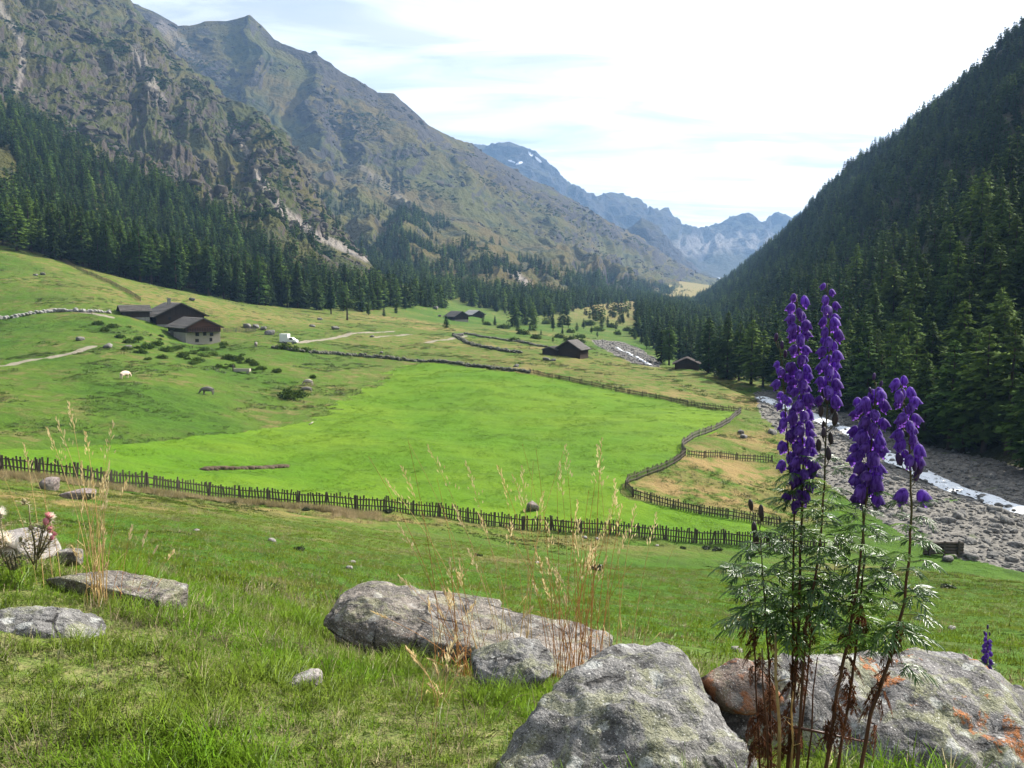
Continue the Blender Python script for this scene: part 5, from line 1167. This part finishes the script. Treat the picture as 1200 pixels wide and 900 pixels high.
def gen(seed, n, bx, by, bs, tx, ty, txs, tys):
    g = np.random.RandomState(seed); return [(bx + g.normal(0, bs), by + g.normal(0, bs * .2), tx + g.normal(0, txs), ty + g.normal(0, tys)) for _ in range(n)]
dry_tuft('tall straw tuft rising from the left slab', [(118, 692, 122, 520), (112, 690, 80, 470), (120, 693, 65, 488), (116, 688, 133, 492), (122, 690, 100, 505), (110, 690, 55, 500), (125, 695, 150, 560), (119, 690, 110, 560), (115, 690, 118, 590), (113, 692, 70, 520), (121, 690, 128, 540), (117, 690, 95, 540)] + gen(2, 10, 118, 692, 9, 118, 590, 16, 30), 4.5, 3)
dry_tuft('leaning straw stalks behind the thistle', [(50, 665, 28, 520), (42, 662, 5, 560), (62, 668, 52, 540), (70, 672, 40, 555), (88, 676, 100, 575), (30, 665, -8, 590)], 4.7, 5)
dry_tuft('sparse reddish stalks right of the left straw tuft', [(140, 690, 155, 615), (150, 690, 172, 622), (158, 692, 185, 640), (172, 696, 205, 645), (132, 690, 150, 645)], 4.6, 7, 'straw_red', .0014)
dry_tuft('thick reddish dry tuft at the right end of the long slab', [(668, 772, 656, 540), (672, 776, 690, 575), (690, 778, 705, 512), (660, 770, 612, 520), (655, 772, 600, 555), (680, 776, 716, 600), (700, 780, 735, 620), (650, 768, 628, 525), (676, 775, 662, 520), (684, 772, 668, 600), (664, 772, 640, 610), (695, 776, 722, 575), (645, 766, 583, 545)] + gen(4, 30, 672, 775, 14, 672, 640, 34, 45), 4.7, 9, 'straw_red')
dry_tuft('reddish dry tuft in front of the middle of the long slab', gen(6, 22, 545, 775, 16, 520, 690, 40, 35) + [(540, 772, 470, 545), (530, 770, 432, 535), (548, 775, 512, 560), (535, 772, 465, 612), (520, 770, 478, 515)], 4.6, 11, 'straw_red')
dry_tuft('loose arching straw stalks with feathery heads over the slab', [(600, 775, 545, 540), (590, 772, 500, 520), (610, 778, 560, 600), (620, 775, 585, 545), (575, 775, 480, 520), (565, 775, 450, 560), (615, 775, 637, 575), (625, 778, 612, 545), (585, 775, 600, 610), (605, 770, 660, 530), (618, 772, 625, 540), (596, 772, 530, 590)], 4.55, 13)
dry_tuft('single straight bleached straw leaning over the long slab', [(592, 712, 548, 642)], 5.0, 15, 'seed_head', .0035)
dry_tuft('loose dry stalks in front of the large grey boulder', [(745, 770, 790, 640), (735, 770, 770, 600), (720, 775, 745, 590), (730, 772, 720, 560), (715, 775, 700, 520)], 4.4, 17, 'straw')
dry_tuft('short straw tuft in front of the small tilted slab', gen(9, 12, 515, 840, 8, 505, 770, 20, 25), 3.5, 19)
dry_tuft('lone thin stalk in the foreground grass', [(512, 900, 515, 800), (505, 898, 535, 745)], 2.75, 21, 'straw', .0010)

# ------------------------------------------------------------------ monkshood
def flower_material():
    m = mat('monkshood_petal'); t = NT(m); p = t.obj(); oi = t.n('ShaderNodeObjectInfo')
    v = t.noise(t.mapping(p, scale=(160, 160, 25)), 1.0, 3, .6); c = t.mix(t.rng(v, .36, .62), (.070, .026, .20), (.20, .10, .47)); c = t.mix(t.math('MULTIPLY', oi.outputs['Random'], .5), c, (.060, .020, .13))
    b = t.bsdf(c, .62, .15, t.bump(v, .4, .001), **{'Sheen Weight': .25, 'Sheen Roughness': .4}); tr = t.n('ShaderNodeBsdfTranslucent'); t.set(tr.inputs[0], t.mix(1.0, c, (2.0, 1.6, 1.8), 'MULTIPLY'))
    x = t.n('ShaderNodeMixShader'); x.inputs[0].default_value = .5; t.L.new(b, x.inputs[1]); t.L.new(tr.outputs[0], x.inputs[2]); t.out(x.outputs[0]); M['petal'] = m
flower_material()
flat_leaf_material('bud', (.035, .018, .07), (.06, .03, .12), .5, .3, .2, 60)
flat_leaf_material('pod', (.030, .032, .018), (.05, .035, .05), .5, .3, .15, 60)
simple('stem_red', (.085, .034, .022), .5, .35, .4, 20, (1, 1, .2), .2, .002)
flat_leaf_material('stem_green', (.060, .062, .022), (.09, .065, .035), .5, .35, .1, 30)
flat_leaf_material('monk_leaf', (.040, .092, .022), (.07, .135, .034), .40, .6, .35, 40)
flat_leaf_material('monk_leaf_light', (.10, .20, .03), (.15, .26, .045), .42, .6, .5, 40)
flat_leaf_material('dead_leaf', (.075, .030, .016), (.13, .055, .028), .8, .15, .25, 60)
def ell(c, r, nu=8, nv=6, rot=None, cut=None):
    V = []; F = []
    for j in range(nv + 1):
        th = math.pi * j / nv
        for i in range(nu):
            ph = 2 * math.pi * i / nu; v = Vector((r[0] * math.sin(th) * math.cos(ph), r[1] * math.sin(th) * math.sin(ph), r[2] * math.cos(th)))
            if rot: v = rot @ v
            V.append(v + Vector(c))
    for j in range(nv):
        for i in range(nu): F.append((j * nu + i, (j + 1) * nu + i, (j + 1) * nu + (i + 1) % nu, j * nu + (i + 1) % nu))
    return V, F
def cup(c, r, depth, n, up, seed=0, rings=3, seg=10):
    """slightly cupped round petal facing n"""
    n = Vector(n).normalized(); x = Vector(up).cross(n).normalized(); y = n.cross(x); V = [Vector(c)]; F = []; g = random.Random(seed)
    for k in range(1, rings + 1):
        f = k / rings
        for i in range(seg):
            a = 2 * math.pi * i / seg; rr = f * (1 + .08 * g.uniform(-1, 1) * (k == rings)); V.append(Vector(c) + x * r[0] * rr * math.cos(a) + y * r[1] * rr * math.sin(a) + n * depth * f * f)
    for i in range(seg): F.append((0, 1 + i, 1 + (i + 1) % seg))
    for k in range(rings - 1):
        for i in range(seg): F.append((1 + k * seg + i, 1 + (k + 1) * seg + i, 1 + (k + 1) * seg + (i + 1) % seg, 1 + k * seg + (i + 1) % seg))
    return V, F
def flower_mesh(seed, tall=1.0, open_=1.0):
    g = random.Random(seed); mb = MB(); O = Vector((0, .026, .006))
    # pedicel from the stem
    mb.tube([(0, 0, -.012), (0, .013, -.006), (0, .020, .010), (0, .018, .024 * tall)], [.0011, .001, .001, .001], 5, 1)
    nu, nv = 14, 8; V = []; F = []
    for j in range(nv + 1):
        v = j / nv; r = max(0.02, (1 - v ** 2.4)) ** .5
        for i in range(nu):
            a = 2 * math.pi * i / nu; s, c = math.sin(a), math.cos(a); front = max(c, 0)
            x = .0134 * r * s * (1 + .12 * math.sin(v * 3)); y = .0142 * r * c + .0085 * front ** 2 * (1 - v) ** 1.6 * open_ - .002 * v; z = .0245 * tall * v - .004 * front * (1 - v) + g.uniform(-1, 1) * .0006
            V.append(O + Vector((x, y, z)))
    for j in range(nv):
        for i in range(nu): F.append((j * nu + i, j * nu + (i + 1) % nu, (j + 1) * nu + (i + 1) % nu, (j + 1) * nu + i))
    F.append(tuple(nv * nu + i for i in range(nu))); mb.add(V, F, 0)
    for s in (-1, 1):
        v, f = cup(O + Vector((s * .0105, .003, -.001)), (.0115, .0125), -.003, (s * .9, .42 * open_, -.1), (0, 0, 1), seed + s); mb.add(v, f, 0)
        v, f = cup(O + Vector((s * .0045, .0055, -.013)), (.0042, .0065), -.0015, (s * .35, .75, .35), (0, 0, 1), seed + 3 * s, 2, 8); mb.add(v, f, 0)
    me = mb.mesh('flower', True); me.materials.append(M['petal']); me.materials.append(M['stem_green']); return me
FLW = [flower_mesh(k, (1.0, 1.12, .9, 1.2)[k], (1, .8, 1.1, .6)[k]) for k in range(4)]
def bud_mesh(seed, mk, l=.012):
    mb = MB(); mb.tube([(0, 0, -.006), (0, .012, 0), (0, .018, .012)], [.001, .0009, .0009], 5, 1); v, f = ell((0, .020, .012 + l * .2), (.0052, .006, l), 8, 6, Matrix.Rotation(-.35, 3, 'X')); mb.add(v, f, 0); me = mb.mesh('bud', True); me.materials.append(M[mk]); me.materials.append(M['stem_green']); return me
BUD = [bud_mesh(0, 'bud'), bud_mesh(1, 'pod', .0135)]
def leaf_mesh(seed, size, mk, curl=.5, wither=0.0):
    g = random.Random(seed); mb = MB(); pl = .035 * size / .055
    mb.tube([(0, 0, 0), (0, pl * .5, .006), (0, pl, .008)], [.0011, .0009, .0008], 4, 1, cap=False)
    def lobe(b, d, L, w, z0):
        d = Vector(d).normalized(); s = Vector((-d.y, d.x, 0)); P = []
        for f, ww in ((0, .45), (.35, 1.0), (.7, .75), (1, .04)):
            c = Vector(b) + d * L * f; dr = ((c.x ** 2 + (c.y - pl) ** 2) ** .5 / size); z = z0 - curl * size * dr * dr * .8 + wither * g.uniform(-.012, .012)
            P += [Vector((c.x, c.y, z)) - s * w * ww + Vector((0, 0, w * .5)), Vector((c.x, c.y, z)), Vector((c.x, c.y, z)) + s * w * ww + Vector((0, 0, w * .5))]
        mb.add(P, [q for k in range(3) for q in ((3 * k, 3 * k + 1, 3 * k + 4, 3 * k + 3), (3 * k + 1, 3 * k + 2, 3 * k + 5, 3 * k + 4))], 0)
    for a, l in ((-105, .62), (-52, .88), (0, 1.0), (52, .88), (105, .62)):
        a = R(a + g.uniform(-8, 8)); d = Vector((math.sin(a), math.cos(a), 0)); L = size * l * g.uniform(.9, 1.1); b = Vector((0, pl, .008)); lobe(b, d, L, size * .050, .008)
        for f in (.32, .5, .68):
            for s in (-1, 1):
                a2 = a + s * R(g.uniform(30, 46)); lobe(b + d * L * f, (math.sin(a2), math.cos(a2), 0), L * (.50 - .35 * (f - .3)) * g.uniform(.8, 1.15), size * .036, .008)
    me = mb.mesh('leaf', True); me.materials.append(M[mk]); me.materials.append(M['stem_green' if not wither else 'dead_leaf'])
    if wither:
        for v in me.vertices:
            r = v.co.y; v.co.z += -.9 * max(0, r - .01) + g.uniform(-.004, .004); v.co.x *= .55; v.co.y = .010 + (r - .01) * .55
    return me
LEAF = [leaf_mesh(k, (.066, .076, .058, .070)[k], 'monk_leaf', (.45, .7, .3, .9)[k]) for k in range(4)]
LEAFL = [leaf_mesh(10 + k, (.060, .068)[k], 'monk_leaf_light', .4) for k in range(2)]
DEAD = [leaf_mesh(20 + k, .045, 'dead_leaf', .8, 1.0) for k in range(3)]
def monkshood(label, path, d, racemes, leaves, dead, seed, r0=.0052, ddepth=0.0, light=.3, extra=(), category='flower'):
    """path: pixel polyline from the root up; racemes (path fraction y range) in pixels"""
    g = random.Random(seed); n = len(path); P = []
    for i, (px, py) in enumerate(path): P.append(Vector(pt(px, py, d + ddepth * i / (n - 1))))
    P[0].z = min(P[0].z, float(gh(np.array([P[0].x]), np.array([P[0].y]))[0]) - .01)
    o = empty('monkshood', P[0]); tag(o, label, category, 'monkshood plants'); org = P[0].copy()
    # finer, gently wobbling polyline
    Q = []
    for i in range(n - 1):
        for k in range(4): Q.append(P[i].lerp(P[i + 1], k / 4))
    Q.append(P[-1]); Q = [q + Vector((g.uniform(-1, 1), g.uniform(-1, 1), 0)) * .0012 for q in Q]; m = len(Q); cut = max(2, int(m * .55))
    mb = MB(); L = [q - org for q in Q]; rad = [r0 * (1 - .80 * i / (m - 1)) for i in range(m)]
    mb.tube(L[:cut + 1], rad[:cut + 1], 7, 0, False); mb.tube(L[cut:], rad[cut:], 6, 1, True); mb.obj('stem', [M['stem_red'], M['stem_green']], o, True)
    pyq = [proj(np.array(q))[1] for q in Q]
    def at(py):
        for i in range(m - 1):
            if pyq[i] >= py >= pyq[i + 1]: return L[i].lerp(L[i + 1], (pyq[i] - py) / max(1e-6, pyq[i] - pyq[i + 1]))
        return L[-1] if py < pyq[-1] else L[0]
    def place(me, nm, loc, az, tilt, s, roll=0):
        c = bpy.data.objects.new(nm, me); COL.objects.link(c); c.parent = o; c.location = loc; c.rotation_euler = (tilt, roll, az); c.scale = (s, s, s); return c
    az = g.uniform(0, 6)
    for (y0, y1, step, kind, s0, s1) in racemes:
        y = y0
        while y < y1:
            f = (y - y0) / max(1, y1 - y0); s = s0 + (s1 - s0) * f; az += 2.4 + g.uniform(-.35, .35); p = at(y + g.uniform(-2, 2))
            if kind == 'flower': place(FLW[g.randrange(4)], 'flower', p, az, g.uniform(-.12, .22), s * g.uniform(.72, 1.02), g.uniform(-.2, .2))
            elif kind == 'bud': place(BUD[0], 'bud', p, az, g.uniform(0, .5), s * g.uniform(.8, 1.2))
            else: place(BUD[1], 'seed_pod', p, az, g.uniform(0, .5), s * g.uniform(.8, 1.2))
            y += step * g.uniform(.85, 1.15)
    for (px, py, az_, s, kind) in extra: place({'f': FLW[0], 'b': BUD[0], 'p': BUD[1]}[kind], {'f': 'flower', 'b': 'bud', 'p': 'seed_pod'}[kind], at(py), R(az_), .1, s)
    for (y0, y1, num, s0, s1) in leaves:
        for k in range(num):
            y = y0 + (y1 - y0) * (k + g.random()) / num; az += 2.4 + g.uniform(-.5, .5); src = LEAFL if g.random() < light else LEAF
            place(src[g.randrange(len(src))], 'leaf', at(y), az, g.uniform(-.15, .55), (s0 + (s1 - s0) * (y - y0) / (y1 - y0)) * g.uniform(.8, 1.2), g.uniform(-.3, .3))
    for (y0, y1, num) in dead:
        for k in range(num): az += 2.4 + g.uniform(-.5, .5); place(DEAD[g.randrange(3)], 'withered_leaf', at(g.uniform(y0, y1)), az, g.uniform(-.6, .2), g.uniform(.6, 1.05), g.uniform(-.6, .6))
    return o
monkshood('tall monkshood with a long dense violet spike, left of the two highest', [(921, 912), (928, 830), (933, 780), (937, 715), (938, 645), (940, 590), (941, 530), (939, 470), (936, 410), (934, 345)], 2.20,
          [(352, 372, 7, 'flower', .66, .85), (372, 585, 4.1, 'flower', .84, 1.0), (560, 600, 12, 'flower', .9, .8)], [(555, 765, 38, .7, .95)], [(710, 890, 30)], 1)
monkshood('highest monkshood with slender violet spike and dark pods below the flowers', [(938, 745), (944, 735), (950, 705), (955, 680), (960, 645), (964, 600), (967, 540), (969, 480), (971, 420), (972, 370), (969, 332)], 2.17,
          [(338, 358, 9, 'flower', .6, .75), (358, 480, 4.4, 'flower', .8, .95), (470, 545, 8, 'pod', 1.1, 1.2)], [(540, 725, 32, .65, .95)], [], 2, .004)
monkshood('short side spike of monkshood with a curved dark tip left of the tall one', [(937, 640), (931, 600), (926, 560), (922, 510), (919, 460), (916, 425), (912, 400)], 2.22,
          [(404, 428, 9, 'bud', .9, 1.0), (428, 560, 5.5, 'flower', .7, .85), (590, 600, 9, 'flower', .9, .9)], [(560, 640, 7, .6, .8)], [], 3, .003)
monkshood('middle monkshood with a broad cluster of violet hoods and bare curled tip', [(962, 912), (975, 850), (983, 800), (992, 757), (1000, 712), (1007, 665), (1012, 620), (1016, 570), (1021, 520), (1025, 480), (1027, 448)], 2.10,
          [(449, 468, 7, 'bud', .7, .9), (468, 595, 4.1, 'flower', .95, 1.12)], [(580, 770, 34, .65, .95)], [(680, 870, 18)], 4)
monkshood('narrow monkshood spike tucked left of the middle cluster', [(975, 905), (992, 835), (999, 795), (1004, 745), (1009, 700), (1013, 655), (1012, 610), (1009, 560), (1009, 510), (1011, 465)], 2.14,
          [(468, 585, 6.5, 'flower', .85, 1.0)], [(600, 745, 14, .6, 1.0)], [(720, 860, 9)], 5, .0042)
monkshood('right monkshood with short violet spike and two separate lower flowers', [(1000, 912), (1020, 838), (1037, 790), (1050, 745), (1060, 705), (1066, 645), (1068, 600), (1067, 550), (1064, 500), (1060, 470), (1054, 448)], 2.06,
          [(450, 462, 8, 'flower', .65, .75), (462, 548, 4.4, 'flower', .8, .95), (548, 572, 10, 'bud', 1.3, 1.3)], [(585, 760, 28, .65, .95), (720, 800, 4, .8, .9)], [(720, 860, 14)], 6, light=.15,
          extra=[(1058, 588, 100, 1.05, 'f'), (1080, 590, -95, 1.05, 'f'), (1075, 560, -80, 1.3, 'b')])
monkshood('leafy monkshood without flowers, dark pods on top at the left', [(905, 912), (903, 850), (902, 800), (899, 750), (896, 700), (893, 660), (891, 630), (888, 600)], 2.26,
          [(601, 650, 9, 'pod', 1.1, 1.4)], [(625, 745, 22, .75, 1.0)], [(730, 900, 20)], 7, .004, light=.05)
monkshood('low leafy monkshood shoot at the far left of the clump', [(893, 912), (888, 850), (886, 800), (884, 745), (878, 700), (874, 665)], 2.32,
          [], [(655, 745, 14, .75, 1.05)], [(730, 900, 24)], 8, .0036, light=.05)
monkshood('leafy side shoot of monkshood between the tall and the middle flowers', [(938, 770), (950, 745), (962, 725), (972, 700), (978, 670), (982, 640)], 2.24, [], [(635, 725, 12, .7, 1.1)], [], 9, .003, light=.4)
def small_monkshood():
    monkshood('small single monkshood spike in the grass at the far right', [(1156, 812), (1156, 790), (1157, 770), (1157, 740)], 4.3, [(741, 748, 2.5, 'bud', .9, 1.0), (748, 783, 1.5, 'flower', .62, .8)], [(775, 810, 26, .5, .8)], [], 10, .004, light=.6)
small_monkshood()
def old_stems():
    g = random.Random(5)
    for (x0, y0, x1, y1, r, lab) in [(913, 905, 909, 742, .0048, 'thick bleached dead stem standing in front of the monkshood stems'), (926, 908, 930, 800, .003, 'short pale dead stem close to the foot of the tall monkshood'), (930, 852, 1018, 870, .004, 'dead twig lying across the boulder behind the monkshood'), (900, 905, 893, 760, .003, 'thin brown dead stem at the left foot of the monkshood clump'), (945, 905, 958, 770, .0025, 'thin dark dead stem right of the tall monkshood foot')]:
        a = Vector(pt(x0, y0, 2.17)); b = Vector(pt(x1, y1, 2.19)); mb = MB(); mb.tube([Vector((0, 0, 0)), (b - a) * .35 + Vector((.004, 0, 0)), (b - a) * .7 - Vector((.003, 0, 0)), b - a], [r, r * .9, r * .75, r * .6], 6); 
        for k in range(4):
            f = g.uniform(.2, .9); p = (b - a) * f; mb.tube([p, p + Vector((g.uniform(-.03, .03), g.uniform(-.02, .02), .015))], [r * .4, r * .15], 4)
        o = mb.obj('dead_stem', M['straw'] if 'bleached' in lab or 'pale' in lab else M['stem_red'], None, True, a); tag(o, lab, 'dead stem')
old_stems()

# ------------------------------------------------------------------ thistles
flat_leaf_material('thistle_pink', (.42, .14, .19), (.60, .30, .36), .7, .2, .4, 80)
flat_leaf_material('thistle_fluff', (.72, .66, .60), (.85, .80, .76), .8, .1, .5, 80)
flat_leaf_material('thistle_green', (.16, .17, .08), (.24, .19, .12), .6, .25, .2, 40)
def thistle(label, stems, d, seed):
    g = random.Random(seed); b = Vector(pt(stems[0][0][0][0], stems[0][0][0][1], d)); o = empty('thistle', b); tag(o, label, 'thistle')
    for (path, kind, s) in stems:
        P = [Vector(pt(x, y, d + g.uniform(-.03, .03))) - b for (x, y) in path]; mb = MB(); mb.tube(P, [.0040 - .0018 * i / len(P) for i in range(len(P))], 6)
        for k in range(26):                             # spiny leaves
            f = g.uniform(0, .85); i = min(int(f * (len(P) - 1)), len(P) - 2); p = P[i].lerp(P[i + 1], f * (len(P) - 1) - i); a = g.uniform(0, 6.28); u = Vector((math.cos(a), math.sin(a), .3)); sd = Vector((-u.y, u.x, 0)); L = g.uniform(.03, .075)
            for q in range(4):
                c = p + u * L * q / 4; mb.add([c - sd * .003, c + u * L * .18 + sd * .016 * (1 if q % 2 else -1), c + u * L * .25, c + sd * .003], [(0, 1, 2, 3)])
        mb.obj('stem', M['thistle_green'], o, True); t = P[-1]; dr = (P[-1] - P[-2]).normalized()
        mb = MB(); v, f = ell(t, (.013 * s, .013 * s, .017 * s), 10, 7); mb.add(v, f)
        for k in range(40):
            q = Vector((g.gauss(0, 1), g.gauss(0, 1), g.gauss(0, 1))).normalized(); c = t + q * .017 * s; x = q.cross(Vector((.3, .5, .8))).normalized() * .002; mb.add([c - x, c + x, c + q * .010 * s], [(0, 1, 2)])
        h = mb.obj('head', M['thistle_green'] if kind != 'pink' else M['thistle_pink'], o, True)
        if kind != 'bud':
            mb = MB()
            for k in range(190 if kind == 'fluff' else 130):
                q = (dr * (1.1 if kind == 'pink' else .5) + Vector((g.gauss(0, 1), g.gauss(0, 1), g.gauss(0, 1))).normalized() * (.75 if kind == 'pink' else 1.0)).normalized(); c = t + dr * .010 * s; L = g.uniform(.018, .034) * s * (1.35 if kind == 'fluff' else 1); x = q.cross(Vector((.3, .5, .8))).normalized() * (.0012 if kind == 'fluff' else .0016); mb.add([c - x, c + x, c + q * L + x * .8, c + q * L - x * .8], [(0, 1, 2, 3)])
            mb.obj('floret', M['thistle_fluff' if kind == 'fluff' else 'thistle_pink'], h, True)
thistle('branched thistle with dusky pink heads and one white tuft against pale rock', [([(42, 668), (44, 645), (48, 625), (54, 611)], 'pink', 1.25), ([(41, 660), (40, 635), (35, 610), (34, 592), (28, 588)], 'bud', 1.0), ([(45, 650), (52, 636), (57, 622), (58, 621)], 'pink', 1.0), ([(42, 650), (40, 630), (36, 618)], 'bud', .9), ([(45, 655), (54, 640), (61, 630)], 'pink', .8), ([(40, 662), (30, 645), (24, 632)], 'bud', .8), ([(44, 655), (50, 625), (58, 609)], 'fluff', .8)], 4.55, 3)
thistle('white fluffy thistle gone to seed at the left edge', [([(16, 668), (12, 655), (8, 640)], 'fluff', 1.7), ([(18, 668), (18, 655), (16, 645)], 'fluff', 1.4), ([(12, 668), (6, 650), (0, 605)], 'fluff', 1.0), ([(14, 668), (4, 655), (-3, 638)], 'fluff', 1.6)], 4.5, 5)

# ------------------------------------------------------------------ haze
def haze():
    mb = MB(); mb.box((0, 3500, 620), (6500, 4000, 680)); m = mat('haze'); t = NT(m); v = t.n('ShaderNodeVolumePrincipled')
    v.inputs['Color'].default_value = (.36, .61, 1.0, 1); v.inputs['Density'].default_value = HAZE; v.inputs['Anisotropy'].default_value = .0
    o = t.n('ShaderNodeOutputMaterial'); t.L.new(v.outputs[0], o.inputs['Volume']); b = mb.obj('haze', m); tag(b, 'thin blue valley haze', 'haze', None, 'stuff')
HAZE = 0.000095
haze()
